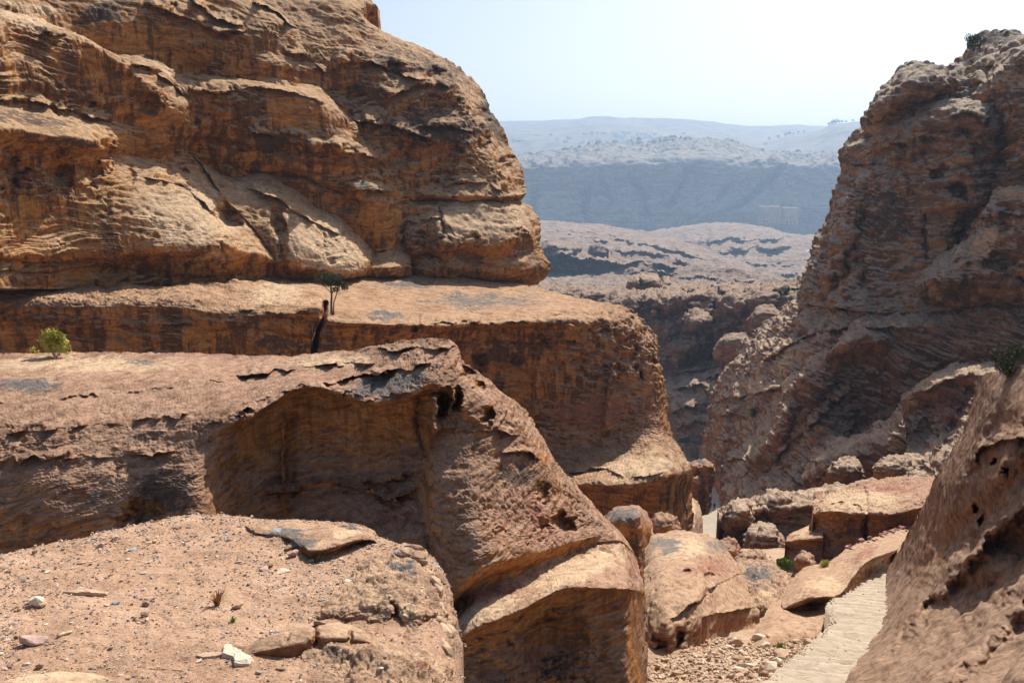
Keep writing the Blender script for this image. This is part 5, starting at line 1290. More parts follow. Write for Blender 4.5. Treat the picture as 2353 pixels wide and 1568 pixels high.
o = relief('v1', 'valley_hill', [
    [(1190,503,1420),(1300,510,1360),(1400,519,1300),(1480,532,1230),(1560,551,1130),(1640,579,1020),(1720,609,910),(1820,642,800)],
    [(1190,512,1300),(1300,520,1240),(1400,530,1180),(1480,545,1100),(1560,565,1000),(1640,592,910),(1720,618,830),(1820,650,750)],
    [(1190,540,1020),(1300,548,980),(1400,560,930),(1480,575,880),(1560,592,820),(1640,610,780),(1720,630,730),(1820,656,690)],
    [(1190,575,860),(1300,580,830),(1400,590,790),(1480,600,760),(1560,610,730),(1640,625,700),(1720,642,670),(1820,664,640)],
    [(1190,660,560),(1300,660,560),(1400,660,560),(1480,660,560),(1560,662,560),(1640,664,560),(1720,670,560),(1820,690,540)]],
    M['valley'], back=60, big=(4, 50), **VW,
    strokes=[ledge([(1340,556),(1440,552),(1540,575),(1640,600)], 56, up=20, under=18, down=20, wob=3, var=1.3), ledge([(1400,575),(1480,580),(1580,604)], 56, up=12, under=18, down=14, wob=3, var=1.3), ledge([(1240,530),(1340,532),(1420,545)], 56, up=10, under=18, down=14, wob=3, var=1.3), ledge([(1280,545),(1330,540),(1380,552)], 56, up=10, under=18, down=14, wob=3, var=1.3), pit(1560, 600, 26, 8, -40)])
tag(o, kind='structure')
o = relief('v2', 'valley_hill', [
    [(1420,545,1750),(1510,529,1720),(1590,517,1700),(1660,512,1690),(1750,520,1640),(1820,538,1600),(1920,536,1560)],
    [(1420,550,1560),(1510,537,1540),(1590,526,1500),(1660,522,1480),(1750,532,1440),(1820,545,1420),(1920,548,1380)],
    [(1420,565,1350),(1510,560,1330),(1590,556,1280),(1660,555,1250),(1750,560,1230),(1820,566,1220),(1920,570,1190)],
    [(1420,590,1150),(1510,590,1130),(1590,590,1100),(1660,592,1060),(1750,596,1040),(1820,600,1020),(1920,602,1000)],
    [(1420,690,640),(1510,690,640),(1590,690,640),(1660,690,640),(1750,690,640),(1820,690,640),(1920,690,640)]],
    M['valley'], back=80, big=(4, 50), **VW,
    strokes=[ledge([(1640,580),(1740,572),(1830,568)], 96, up=16, under=18, down=22, wob=3, var=1.3), ledge([(1560,560),(1680,548),(1800,552)], 72, up=14, under=21, down=14, wob=3, var=1.3), ledge([(1620,610),(1720,605),(1840,612)], 56, up=14, under=21, down=16, wob=3, var=1.3), ledge([(1680,636),(1760,628),(1840,634)], 48, up=12, under=18, down=12, wob=3, var=1.3)])
tag(o, kind='structure')

dm = lambda x, y: 1.0
top_m = lambda x, y: 1 - sstep(14, 50, y - np.interp(x, [1187,1270,1342,1504,1539,1611,1683,1773,1927], [358,350,336,329,320,318,327,349,354]))
o = relief('massif', 'rock_massif', [
    [(1120,372,2750),(1187,358,2720),(1270,350,2700),(1342,336,2700),(1399,331,2700),(1504,329,2700),(1539,320,2700),(1611,317,2700),(1683,326,2700),(1719,340,2680),(1773,349,2650),(1863,352,2600),(2000,356,2550)],
    [(1120,379,2480),(1187,371,2480),(1270,366,2480),(1342,355,2480),(1399,351,2480),(1504,349,2480),(1539,343,2480),(1611,341,2480),(1683,347,2480),(1719,355,2460),(1773,361,2440),(1863,365,2400),(2000,367,2350)],
    [(1120,383,2290),(1187,380,2290),(1270,378,2290),(1342,374,2290),(1399,372,2290),(1504,370,2290),(1539,368,2290),(1611,368,2290),(1683,372,2290),(1719,374,2275),(1773,376,2260),(1863,380,2230),(2000,380,2200)],
    [(1120,440,2280),(1187,440,2280),(1270,440,2280),(1342,438,2280),(1399,436,2280),(1504,436,2280),(1539,436,2280),(1611,436,2280),(1683,438,2270),(1719,438,2250),(1773,440,2230),(1863,440,2200),(2000,440,2180)],
    [(1120,490,2250),(1187,490,2250),(1270,490,2250),(1342,490,2250),(1399,490,2250),(1504,490,2250),(1539,490,2250),(1611,488,2240),(1683,486,2200),(1719,486,2190),(1773,486,2180),(1863,486,2170),(2000,486,2160)],
    [(1120,550,2225),(1187,550,2225),(1270,550,2225),(1342,550,2225),(1399,550,2225),(1504,550,2225),(1539,545,2225),(1611,540,2225),(1683,535,2205),(1719,532,2195),(1773,530,2185),(1863,530,2175),(2000,530,2175)]],
    M['massif'], back=300, big=(8, 70), bil=(3, 50), strat=(1.6, 14), flute=(14, 30), taf=(-8, 22, -.6, top_m), taf2=(-3, 10, -.4, top_m), fine=(.7, 8), shrink=.0, step=.9,
    strokes=[crease([(430,1350),(470,1342),(520,1345)], 6, 90, axis='y'), crease([(410,1385),(440,1395),(460,1405)], 5, 70, axis='y'), crease([(400,1440),(450,1480),(500,1490)], 7, 80, axis='y'),
             crease([(380,1590),(430,1560),(480,1530)], 9, 90, axis='y'), crease([(380,1800),(420,1760),(470,1700),(490,1660)], 9, 90, axis='y'), ledge([(1590,520),(1625,492),(1660,485)], 40, up=14, under=6, down=14, fade=8), crease([(430,1230),(500,1225)], 6, 60, axis='y'), crease([(420,1680),(470,1640)], 7, 60, axis='y'),
             crease([(470,1796),(512,1796)], 1.6, 30, axis='y', wob=.3, fade=3)])
tag(o, 'long far rock massif with pale domed top and sheer blue-shaded face', 'rock massif')
HW = dict(strat=(0, 10), flute=(0, 10), taf=(0, 10, 0), fine=(.12, 10), shrink=.0, back=600)
o = relief('ha', 'far_hills', [
    [(900,285,4968),(1144,279,4968),(1234,277,4968),(1306,275,4896),(1349,270,4824),(1378,268,4824),(1467,271,4824),(1557,274,4824),(1647,281,4824),(1737,289,4896),(1809,287,4896),(1892,291,4968),(2150,298,4968)],
    [(900,300,4536),(1144,296,4536),(1234,294,4464),(1306,292,4392),(1349,288,4320),(1378,286,4320),(1467,290,4320),(1557,294,4320),(1647,300,4320),(1737,304,4392),(1809,302,4392),(1892,305,4464),(2150,310,4536)],
    [(900,330,3816),(1144,328,3816),(1234,326,3744),(1306,322,3600),(1349,320,3600),(1378,320,3600),(1467,322,3600),(1557,322,3600),(1647,322,3600),(1737,328,3744),(1809,330,3816),(1892,332,3816),(2150,335,3816)],
    [(900,400,3096),(1144,400,3096),(1234,400,3024),(1306,400,2952),(1349,400,2880),(1378,400,2880),(1467,400,2880),(1557,400,2880),(1647,400,2952),(1737,400,3024),(1809,400,3096),(1892,400,3096),(2150,400,3096)]],
    M['hill'], big=(6, 90), **HW, strokes=[crease([(1170,318),(1260,296),(1360,276)], 10, -130), crease([(1500,300),(1600,310),(1700,320)], 10, 130), crease([(280,1640),(310,1620),(340,1600)], 10, 120, axis='y')])
tag(o, kind='structure')
o = relief('hb', 'far_hill', [
    [(1660,350,3956),(1708,332,3910),(1759,324,3864),(1809,311,3818),(1881,300,3772),(1917,284,3726),(1971,281,3680),(2140,270,3588)],
    [(1660,356,3588),(1708,344,3542),(1759,338,3496),(1809,328,3450),(1881,318,3404),(1917,306,3358),(1971,302,3312),(2140,295,3220)],
    [(1660,400,2852),(1708,400,2852),(1759,400,2806),(1809,400,2760),(1881,400,2760),(1917,400,2760),(1971,400,2760),(2140,400,2668)]],
    M['hill'], big=(5, 60), **HW)
tag(o, kind='structure')

# ================================================================== HAZE
def boxmesh(name, lo, hi):
    x0, y0, z0 = lo; x1, y1, z1 = hi
    v = [(x0,y0,z0),(x1,y0,z0),(x1,y1,z0),(x0,y1,z0),(x0,y0,z1),(x1,y0,z1),(x1,y1,z1),(x0,y1,z1)]
    f = [(0,3,2,1),(4,5,6,7),(0,1,5,4),(1,2,6,5),(2,3,7,6),(3,0,4,7)]
    me = bpy.data.meshes.new(name); me.from_pydata(v, [], f); me.update()
    return me
hm = bpy.data.materials.new('valley_haze'); hm.use_nodes = True
ht = hm.node_tree; ht.nodes.clear()
ho = ht.nodes.new('ShaderNodeOutputMaterial'); hv = ht.nodes.new('ShaderNodeVolumePrincipled')
hv.inputs['Color'].default_value = c4(.50, .72, 1.0)
hv.inputs['Density'].default_value = HAZE
hv.inputs['Anisotropy'].default_value = 0.25
ht.links.new(hv.outputs[0], ho.inputs['Volume'])
o = link('haze', boxmesh('haze', (-6200, -70, -268), (6200, 5600, 345)), hm)
tag(o, kind='stuff')

# ================================================================== LOOSE STONES
def hull_mesh(name, seed, squash=(1, 1, .7), n=16, bevel=.05, sub=True):
    r = random.Random(seed)
    bm = bmesh.new()
    for _ in range(n):
        v = Vector((r.gauss(0, 1), r.gauss(0, 1), r.gauss(0, 1))).normalized() * r.uniform(.82, 1.0)
        # push towards a box for broken, blocky shapes
        m = max(abs(c_) for c_ in v)
        v = v.lerp(v / m, .55)
        bm.verts.new((v.x * squash[0], v.y * squash[1], v.z * squash[2]))
    res = bmesh.ops.convex_hull(bm, input=bm.verts)
    bmesh.ops.delete(bm, geom=list({g_ for g_ in res['geom_interior'] + res['geom_unused'] if isinstance(g_, bmesh.types.BMVert)}), context='VERTS')
    bmesh.ops.dissolve_limit(bm, angle_limit=.2, verts=bm.verts, edges=bm.edges)
    bmesh.ops.bevel(bm, geom=list(bm.edges), offset=bevel, segments=1, affect='EDGES')
    bmesh.ops.triangulate(bm, faces=bm.faces)
    if sub:
        bmesh.ops.subdivide_edges(bm, edges=bm.edges, cuts=1, use_grid_fill=True)
        for v in bm.verts:
            v.co += v.co.normalized() * r.uniform(-.02, .02)
    zmin = min(v.co.z for v in bm.verts)
    for v in bm.verts:
        v.co.z -= zmin
    me = bpy.data.meshes.new(name)
    bm.to_mesh(me); bm.free()
    return me

STONES = {}
def stone_mesh(kind, mat):
    key = (kind, mat)
    if key not in STONES:
        sq = [(1, .8, .6), (1, .7, .35), (.9, .85, .75), (1, .6, .5), (1, .9, .22), (1, .55, .28)][kind % 6]
        me = hull_mesh('loose_stone', 100 + kind * 7, sq)
        me.materials.append(M[mat])
        STONES[key] = me
    return STONES[key]

def stone(key, x, y, wpx, kind, mat, label, cat='stone', group=None, name='loose_stone', rz=None, tilt=.25, sink=.12, scale=(1, 1, 1)):
    P, N = surf(key, x, y)
    s = wpx * P.length / FPX / 2
    o = bpy.data.objects.new(name, stone_mesh(kind, mat))
    col.objects.link(o)
    q = Vector((0, 0, 1)).rotation_difference((N + Vector((random.gauss(0, tilt * .4), random.gauss(0, tilt * .4), .3))).normalized())
    o.rotation_mode = 'QUATERNION'
    o.rotation_quaternion = q @ Matrix.Rotation(random.uniform(0, 6.28) if rz is None else R(rz), 4, 'Z').to_quaternion()
    o.scale = (s * scale[0], s * scale[1], s * scale[2])
    o.location = P - N * (s * sink)
    return tag(o, label, cat, group)

named = [
    (85, 1394, 30, 2, 'stone_pale', 'squarish tan stone block standing on the sand near the left edge', 15),
    (77, 1480, 56, 3, 'stone_pink', 'wedge shaped pinkish brown stone, largest at the lower left of the dirt', -10),
    (673, 1275, 28, 0, 'stone_pink', 'rounded pale pink stone at the foot of the grey scaled slab', 30),
    (653, 1314, 34, 4, 'stone_pale', 'flat cream stone lying in front of the pale pink round stone', 10),
    (610, 1309, 28, 1, 'stone_pink', 'dull pinkish grey stone left of the flat cream stone', 60),
    (800, 1336, 32, 4, 'stone_pale', 'whitest flat stone in the gravel near the hollow of the rim', 0),
    (546, 1397, 26, 0, 'stone_tan', 'orange tan stone lying just right of the dry grass tuft', 20),
    (346, 1379, 27, 1, 'stone_pink', 'low pale pink stone alone in the middle of the sand', 5),
    (332, 1417, 18, 2, 'stone_brown', 'small dark brown stone below the lone pale pink one', 50),
    (350, 1244, 26, 4, 'stone_tan', 'flat tan stone with a dark side, high up on the dirt', 0),
    (306, 1264, 24, 1, 'stone_grey', 'grey violet stone in the upper middle of the dirt', 80),
    (409, 1216, 22, 1, 'stone_brown', 'brown stone lying close under the far rim of the dirt', 15),
    (736, 1433, 30, 3, 'stone_brown', 'dark brown wedge stone resting on the smooth pink bedrock', 25),
    (740, 1526, 46, 4, 'stone_pale', 'flat yellowish slab resting on the dark rock at the bottom', 5),
    (268, 1390, 20, 1, 'stone_grey', 'blue grey stone left of the lone pale pink stone', 10),
    (693, 1251, 64, 4, 'stone_grey', 'large dark grey striped plate leaning on the hollowed slab', 8),
    (640, 1226, 56, 4, 'stone_grey', 'broad blue grey plate lying flat on the slab', -4),
    (726, 1226, 34, 4, 'stone_grey', 'narrow grey plate behind the large striped plate', 14),
    (913, 1281, 18, 2, 'stone_grey', 'dark grey cube shaped stone on the crumbly right rim', 30),
    (1000, 1300, 30, 4, 'stone_grey', 'grey plate hanging at the outermost corner of the rim', 60),
    (700, 1366, 16, 1, 'stone_tan', 'rusty tan pebble in the gravel above the pink bedrock', 40),
    (785, 1372, 18, 1, 'stone_grey', 'pale blue grey stone right of the gravel patch', 40),
    (660, 1262, 20, 0, 'stone_brown', 'small brown stone touching the pale pink round stone', 70),
]
for (x, y, w_, k_, m_, lab, rz) in named:
    stone('dirt' if not (690 < x < 1040 and y > 1400) else 'rim' if x < 735 or y > 1490 else 'hump', x, y, w_, k_, m_, lab, rz=rz, tilt=.1, sink=.15)
# long flat tan stone and the yellowish pair have their own shapes
def own_stone(key, name, pts_top, h, x, y, wpx, mat, label, rz=0):
    """a broken slab: outline of its top (unit size), sides chipped outwards"""
    P, N = surf(key, x, y)
    s = wpx * P.length / FPX / 2
    bm = bmesh.new()
    r = random.Random(len(label))
    n = len(pts_top)
    tops, mids, bots = [], [], []
    for (px_, py_) in pts_top:
        k_ = r.uniform(.84, .93)
        tops.append(bm.verts.new((px_ * k_, py_ * k_, h * r.uniform(.85, 1.1))))
        mids.append(bm.verts.new((px_, py_, h * r.uniform(.55, .75))))
        bots.append(bm.verts.new((px_ * r.uniform(.95, 1.08), py_ * r.uniform(.95, 1.08), -h * .2)))
    c_ = bm.verts.new((0, 0, h * 1.08))
    for i in range(n):
        j = (i + 1) % n
        bm.faces.new((tops[i], tops[j], c_)); bm.faces.new((mids[i], mids[j], tops[j], tops[i])); bm.faces.new((bots[i], bots[j], mids[j], mids[i]))
    bm.faces.new(bots[::-1])
    bmesh.ops.subdivide_edges(bm, edges=bm.edges, cuts=2, use_grid_fill=True, smooth=.2)
    for v in bm.verts:
        v.co += Vector((r.gauss(0, .012), r.gauss(0, .012), r.gauss(0, .012)))
    me = bpy.data.meshes.new(name); bm.to_mesh(me); bm.free()
    o = link(name, me, M[mat], None, P - N * .003)
    o.scale = (s, s, s)
    o.rotation_mode = 'QUATERNION'
    o.rotation_quaternion = Vector((0, 0, 1)).rotation_difference((N + Vector((0, 0, .4))).normalized()) @ Matrix.Rotation(R(rz), 4, 'Z').to_quaternion()
    return tag(o, label, 'stone')
own_stone('dirt', 'loose_stone', [(-1, -.1), (-.5, -.22), (.1, -.2), (.6, -.26), (1, -.2), (.95, .05), (.5, .2), (-.1, .28), (-.6, .15)], .2, 197, 1364, 88, 'stone_tan', 'long flat curved tan stone lying across the sand at left', 2)
own_stone('dirt', 'loose_stone', [(-1, -.1), (-.4, -.45), (.4, -.4), (1, -.1), (.85, .3), (.1, .4), (-.6, .25)], .26, 482, 1512, 56, 'stone_tan', 'flat yellow brown slab leaning on the pointed cream rock', 6)
own_stone('dirt', 'loose_stone', [(-.75, .85), (-.5, 1.0), (-.25, .6), (.35, .1), (1, -.35), (.9, -.75), (.35, -.95), (.1, -.4), (-.45, -.2)], .34, 534, 1520, 92, 'stone_pale', 'pointed cream coloured rock with a blunt foot, beside the yellow brown slab', 0)

for i in range(260):
    x, y = random.uniform(0, 1000), 1235 + 330 * random.random() ** .9
    if x > 560 and random.random() < .25: y = random.uniform(1300, 1420); x = random.uniform(560, 900)
    lip = np.interp(x, [p_[0] for p_ in lipx], [p_[1] for p_ in lipx])
    if y < lip + 12 or (x > 900 and y > 1400): continue
    m_ = random.choice(['stone_tan', 'stone_pale', 'stone_pink', 'stone_grey', 'stone_brown', 'stone_pale'])
    stone('rim' if x > 850 and y > 1290 else 'dirt', x, y, random.choice([5, 6, 7, 8, 10, 12, 15]) * random.uniform(.8, 1.2), random.randrange(6), m_,
          'small loose stone scattered on the sandy ledge', group='small stones scattered on the dirt ledge')

for i in range(16):
    t_ = i / 15
    x = float(np.interp(t_, [0, .3, .6, 1], [930, 985, 1012, 1026])) + random.uniform(-14, 10); y = float(np.interp(t_, [0, .3, .6, 1], [1262, 1298, 1370, 1500])) + random.uniform(-8, 8)
    stone('rim', x, y, random.uniform(22, 52), random.choice([0, 1, 2, 3]), random.choice(['stone_tan', 'stone_brown', 'stone_tan']), 'broken layered block lodged along the right rim of the dirt ledge', group='blocks along the right rim', tilt=.5, sink=.35, name='rim_block')

def gravel(name, key, n, region, sizes, mats, seed):
    """countless pebbles as one ground cover"""
    r = np.random.default_rng(seed)
    sx, sy, P, N = SURF[key]
    ok = np.where(region(sx, sy, r))[0]
    idx_ = r.choice(ok, n)
    protos = []
    for k in range(5):
        me = hull_mesh('pebble', 300 + k, [(1, .8, .5), (1, .7, .3), (.9, .8, .7), (1, .6, .4), (1, .9, .25)][k], n=9, bevel=.04, sub=False)
        v = np.array([v.co[:] for v in me.vertices]); t = np.array([p_.vertices[:] for p_ in me.polygons])
        protos.append((v, t)); bpy.data.meshes.remove(me)
    Vs, Ts, Ms, off = [], [], [], 0
    for ii in idx_:
        v, t = protos[r.integers(5)]
        c0 = P[ii]
        s = r.choice(sizes) * r.uniform(.7, 1.3) * np.linalg.norm(c0) / FPX / 2
        a = r.uniform(0, 6.28)
        rot = np.array([[math.cos(a), -math.sin(a), 0], [math.sin(a), math.cos(a), 0], [0, 0, 1]])
        vv = (v * s) @ rot.T + c0 + np.array([r.normal() * s, r.normal() * s, -s * .15])
        Vs.append(vv); Ts.append(t + off); Ms.append(np.full(len(t), r.integers(len(mats)))); off += len(v)
    V, T, MI = np.concatenate(Vs), np.concatenate(Ts), np.concatenate(Ms)
    me = mesh_np(name, V, np.zeros((0, 4), np.int32), T, smooth=False)
    for m_ in mats:
        me.materials.append(M[m_])
    me.polygons.foreach_set('material_index', MI.astype(np.int32))
    o = link(name, me, None)
    return tag(o, kind='stuff')
def dens(x, y, r):
    n = fbm(np.stack([x / 50, y / 30, x * 0 + 2.2], -1), 3)
    p_ = .25 + np.clip(n * 2, 0, 1) + .8 * np.exp(-((x - 740) / 140) ** 2 - ((y - 1350) / 60) ** 2) + .4 * (y < 1260)
    return (r.random(x.shape) < p_ * .5) & (y < 1590)
gravel('gravel', 'dirt', 16000, dens, [1.8, 2.4, 3, 3.8, 5, 7], ['stone_tan', 'stone_pale', 'stone_pink', 'stone_grey', 'stone_brown', 'dirt'], 5)
gravel('gravel', 'rim', 700, lambda x, y, r: (y < 1400), [1.6, 2.2, 3, 4, 5], ['stone_tan', 'stone_pale', 'stone_grey', 'stone_brown'], 6)

# rubble beside the path
def inpoly(x, y, poly):
    c_ = False
    j = len(poly) - 1
    for i in range(len(poly)):
        (xi, yi), (xj, yj) = poly[i], poly[j]
        if (yi > y) != (yj > y) and x < (xj - xi) * (y - yi) / (yj - yi) + xi:
            c_ = not c_
        j = i
    return c_
RUB = [(1480, 1568), (1500, 1532), (1590, 1500), (1650, 1462), (1712, 1492), (1790, 1456), (1870, 1425), (1902, 1410), (1905, 1444), (1848, 1506), (1768, 1567)]
cnt = 0
while cnt < 240:
    x, y = random.uniform(1480, 1905), random.uniform(1408, 1567)
    if not inpoly(x, y, RUB): continue
    big_ = random.random() < .25 and x > 1690
    w_ = random.uniform(18, 40) if big_ else random.choice([8, 9, 10, 12, 14, 16.5]) * random.uniform(.85, 1.15)
    m_ = random.choices(['stone_tan', 'stone_pale', 'stone_brown', 'stone_pink'], [6, 3, 2, 1])[0]
    if w_ > 17:
        lab, gp = 'large broken sandstone block lying in the rubble beside the paved path', 'large blocks in the rubble beside the path'
    else:
        lab, gp = 'fist sized broken stone in the rubble left of the paved path', 'stones of the rubble beside the path'
    stone('gully', x, y, w_, random.choice([0, 2, 3, 0, 2, 5]), m_, lab, group=gp, tilt=.7, sink=.1, name='rubble_stone')
    cnt += 1
def rubble_region(x, y, r):
    return np.array([inpoly(a, b_, [(1440, 1600), (1480, 1530), (1590, 1495), (1650, 1455), (1720, 1480), (1800, 1440), (1912, 1395), (1915, 1450), (1850, 1510), (1740, 1600)]) for a, b_ in zip(x, y)])
gravel('gravel', 'gully', 6000, rubble_region, [2.5, 3.5, 4.5, 6, 8, 10], ['stone_tan', 'stone_pale', 'stone_brown', 'stone_tan', 'gully'], 8)
gravel('gravel', 'path', 700, lambda x, y, r: (r.random(x.shape) < np.where(x < np.interp(y, [1306, 1374, 1402, 1446, 1505, 1566], [1990, 1938, 1896, 1904, 1848, 1768]) + 16, 1.0, .06)) & (x < 2080) & (y < 1580), [2, 2.5, 3.5, 5], ['stone_tan', 'stone_pale', 'stone_brown'], 9)
for i in range(40):
    x, y = random.uniform(1700, 1880), random.uniform(1300, 1400)
    stone('gully', x, y, random.uniform(7, 20), random.choice([0, 2, 3]), random.choice(['stone_tan', 'stone_brown', 'stone_pink']), 'stone lying in the dusty hollow between the banded boulder and the pinkish ridge', group='stones in the hollow behind the rubble', tilt=.6, name='rubble_stone')
gravel('gravel', 'gully', 1500, lambda x, y, r: (x > 1680) & (x < 1900) & (y > 1280) & (y < 1420), [2.5, 3.5, 4.5, 6], ['stone_tan', 'stone_brown', 'stone_pink', 'gully'], 18)
# purple red rubble on the ridge above the path
for i in range(34):
    t_ = random.random()
    x, y = 1930 + 150 * t_ + random.uniform(-12, 12), 1262 - 52 * t_ + random.uniform(-10, 8)
    stone('i', x, y, random.choice([7, 9, 11, 14]) * random.uniform(.8, 1.2), random.choice([0, 2, 3]), random.choice(['stone_red', 'stone_red', 'stone_pink']),
          'broken purple red stone heaped behind the pinkish ridge', group='purple red stones behind the ridge', tilt=.6, name='rubble_stone')

# ================================================================== STICKS, GRASS
def tube(bm, pts, rad, seg=6):
    rings = []
    n = len(pts)
    for i, p_ in enumerate(pts):
        d_ = (pts[min(i + 1, n - 1)] - pts[max(i - 1, 0)]).normalized()
        a_ = d_.orthogonal().normalized(); b_ = d_.cross(a_)
        r_ = rad[i] if isinstance(rad, (list, tuple)) else rad
        rings.append([bm.verts.new(p_ + (a_ * math.cos(t) + b_ * math.sin(t)) * r_) for t in [2 * math.pi * k / seg for k in range(seg)]])
    for i in range(n - 1):
        for k in range(seg):
            bm.faces.new((rings[i][k], rings[i][(k + 1) % seg], rings[i + 1][(k + 1) % seg], rings[i + 1][k]))
    bm.faces.new(rings[0][::-1]); bm.faces.new(rings[-1])

def bm_obj(name, bm, mat, parent=None, smooth=True):
    me = bpy.data.meshes.new(name)
    for f in bm.faces: f.smooth = smooth
    bm.to_mesh(me); bm.free()
    return link(name, me, M[mat] if isinstance(mat, str) else mat, parent)

def stick(pts, wpx, label, mat='wood'):
    P = [surf('dirt', x, y)[0] for x, y in pts]
    k = P[0].length / FPX
    bm = bmesh.new()
    c0 = P[0].copy()
    n = len(P)
    tube(bm, [p_ - c0 + Vector((0, 0, wpx * k * .45)) for p_ in P], [wpx * k / 2 * (1 - .5 * i / n) for i in range(n)])
    o = bm_obj('stick', bm, mat)
    o.location = c0
    return tag(o, label, 'stick')
stick([(176, 1298), (190, 1297), (204, 1293), (218, 1287), (230, 1281)], 3.2, 'thin pale curved stick lying on the upper left sand')
stick([(134, 1471), (144, 1466), (155, 1461), (165, 1457)], 7.5, 'short thick bone coloured stick right of the wedge shaped stone')
stick([(182, 1520), (196, 1517), (212, 1512)], 2.2, 'tiny straw coloured stick near the bottom of the dirt')
stick([(344, 1542), (380, 1543), (420, 1548)], 1.8, 'thin reddish twig lying flat at the bottom of the dirt', 'straw')
stick([(70, 1370), (95, 1369), (114, 1371), (122, 1382), (140, 1395), (152, 1397)], 1.3, 'hair thin dark root winding past the squarish block', 'bark')
stick([(160, 1422), (190, 1415), (210, 1420), (228, 1424)], 1.2, 'hair thin dark root below the long flat stone', 'bark')

def tuft(key, x, y, wpx, hpx, n, mat, label, name='grass_tuft', cat='grass tuft', seed=1, lean=.9):
    P, N = surf(key, x, y)
    k = P.length / FPX
    r = random.Random(seed)
    bm = bmesh.new()
    for i in range(n):
        a_ = r.uniform(0, 6.28); l = hpx * k * r.uniform(.5, 1.05); o_ = wpx * k * .5 * lean * r.uniform(.2, 1)
        b0 = Vector((math.cos(a_), math.sin(a_), 0)) * wpx * k * .1 * r.random()
        pts = [b0 + Vector((math.cos(a_) * o_ * t * t, math.sin(a_) * o_ * t * t, l * (t - .18 * t * t))) for t in (0, .3, .6, .85, 1)]
        w_ = 1.5 * k * r.uniform(.7, 1.3)
        side = Vector((-math.sin(a_), math.cos(a_), 0)) 
        vs = []
        for t, p_ in zip((1, .95, .75, .45, .08), pts):
            vs.append((bm.verts.new(p_ - side * w_ * t), bm.verts.new(p_ + side * w_ * t)))
        for q in range(4):
            bm.faces.new((vs[q][0], vs[q][1], vs[q + 1][1], vs[q + 1][0]))
    o = bm_obj(name, bm, mat)
    o.location = P - Vector((0, 0, 1.5 * k))
    return tag(o, label, cat)
tuft('dirt', 500, 1392, 52, 40, 70, 'straw', 'dry rust coloured grass tuft growing out of the sand', seed=3)
tuft('dirt', 536, 1430, 18, 14, 40, 'leaf_green', 'tiny green tuft just below the dry grass', seed=4)
tuft('gully', 1792, 1503, 34, 34, 70, 'leaf_green', 'green grass tuft among the rubble stones beside the path', seed=5)

# ================================================================== SHRUBS AND TREES
def foliage(bm, lobes, n, size, seed, asp=.5, inner=.35):
    r = random.Random(seed)
    tot = sum(l[3] for l in lobes)
    for (c_, rx, rz, wt) in lobes:
        for _ in range(int(n * wt / tot)):
            d_ = Vector((r.gauss(0, 1), r.gauss(0, 1), r.gauss(0, 1))).normalized()
            q = r.random() ** inner
            p_ = Vector(c_) + Vector((d_.x * rx * q, d_.y * rx * q, d_.z * rz * q))
            s_ = size * r.uniform(.6, 1.3)
            u = Vector((r.gauss(0, 1), r.gauss(0, 1), r.gauss(0, 1) + .5)).normalized()
            w_ = u.orthogonal().normalized()
            w_ = (Matrix.Rotation(r.uniform(0, 6.28), 3, u) @ w_) * s_ * asp
            u = (d_ * .6 + u).normalized() * s_
            bm.faces.new([bm.verts.new(p_ - w_ * .3), bm.verts.new(p_ + u * .5 - w_), bm.verts.new(p_ + u), bm.verts.new(p_ + u * .5 + w_)])

def bush(base, w_, h_, mat, label, n=900, leaf=.05, seed=1, name='shrub', cat='shrub', lobes=None, stems=7, group=None, off=0.0):
    root = empty(name, base, label, cat, group)
    r = random.Random(seed)
    if lobes is None:
        lobes = []
        for i in range(9):
            a_ = r.uniform(0, 6.28); q = r.uniform(.1, .34) * w_
            lobes.append(((math.cos(a_) * q + off * w_, math.sin(a_) * q, h_ * r.uniform(.14, .74)), w_ * r.uniform(.13, .24), h_ * r.uniform(.14, .25), r.uniform(.6, 1)))
    bm = bmesh.new(); foliage(bm, lobes, n, leaf, seed)
    bm_obj('crown', bm, mat, root, smooth=False)
    bm = bmesh.new()
    for i in range(min(stems, len(lobes))):
        c_ = Vector(lobes[i][0])
        tube(bm, [Vector((r.uniform(-.03, .03) * w_, r.uniform(-.03, .03) * w_, -.05 * h_)), c_ * .45 + Vector((r.uniform(-.03, .03) * w_, 0, 0)), c_, c_ + Vector((0, 0, .1 * h_))], [.018 * w_, .013 * w_, .008 * w_, .004 * w_], 5)
    bm_obj('stem', bm, 'bark', root)
    return root

def px(d): return d / FPX
b0 = surf('a', 142, 813)[0]; k = px(b0.y)
bush(b0 - Vector((0, .3, .02)), 46 * k, 58 * k, 'leaf_yellow', 'bright yellow green bush on the left end of the outcrop', n=2700, leaf=.05, seed=12, stems=9, lobes=[((-0.179, 0, 0.397), 0.166, 0.192, 1), ((-0.077, 0.064, 0.550), 0.166, 0.154, 1), ((0.077, 0, 0.448), 0.192, 0.179, 10.064), ((0.218, -0.032, 0.320), 0.166, 0.166, 1), ((0.294, 0, 0.192), 0.115, 0.141, 0.384), ((0.032, 0, 0.256), 0.218, 0.179, 1), ((-0.128, 0, 0.218), 0.128, 0.128, 0.256), ((-0.192, 0, 0.576), 0.077, 0.077, 0.192)])
bm = bmesh.new()
tube(bm, [Vector((-.1, 0, 0)) , Vector((-.3, 0, .06)), Vector((-.5, .05, .13)), Vector((-.6, .05, .17))], [.008, .006, .004, .002], 5)
foliage(bm, [((-.56, .05, .14), .09, .08, 1), ((-.45, .05, .07), .06, .06, .5)], 90, .035, 4)
o = bm_obj('shrub', bm, 'leaf_yellow', None, smooth=False); o.location = b0 - Vector((0, .3, 0))
tag(o, 'sparse trailing sprig just left of the bright yellow bush', 'shrub')

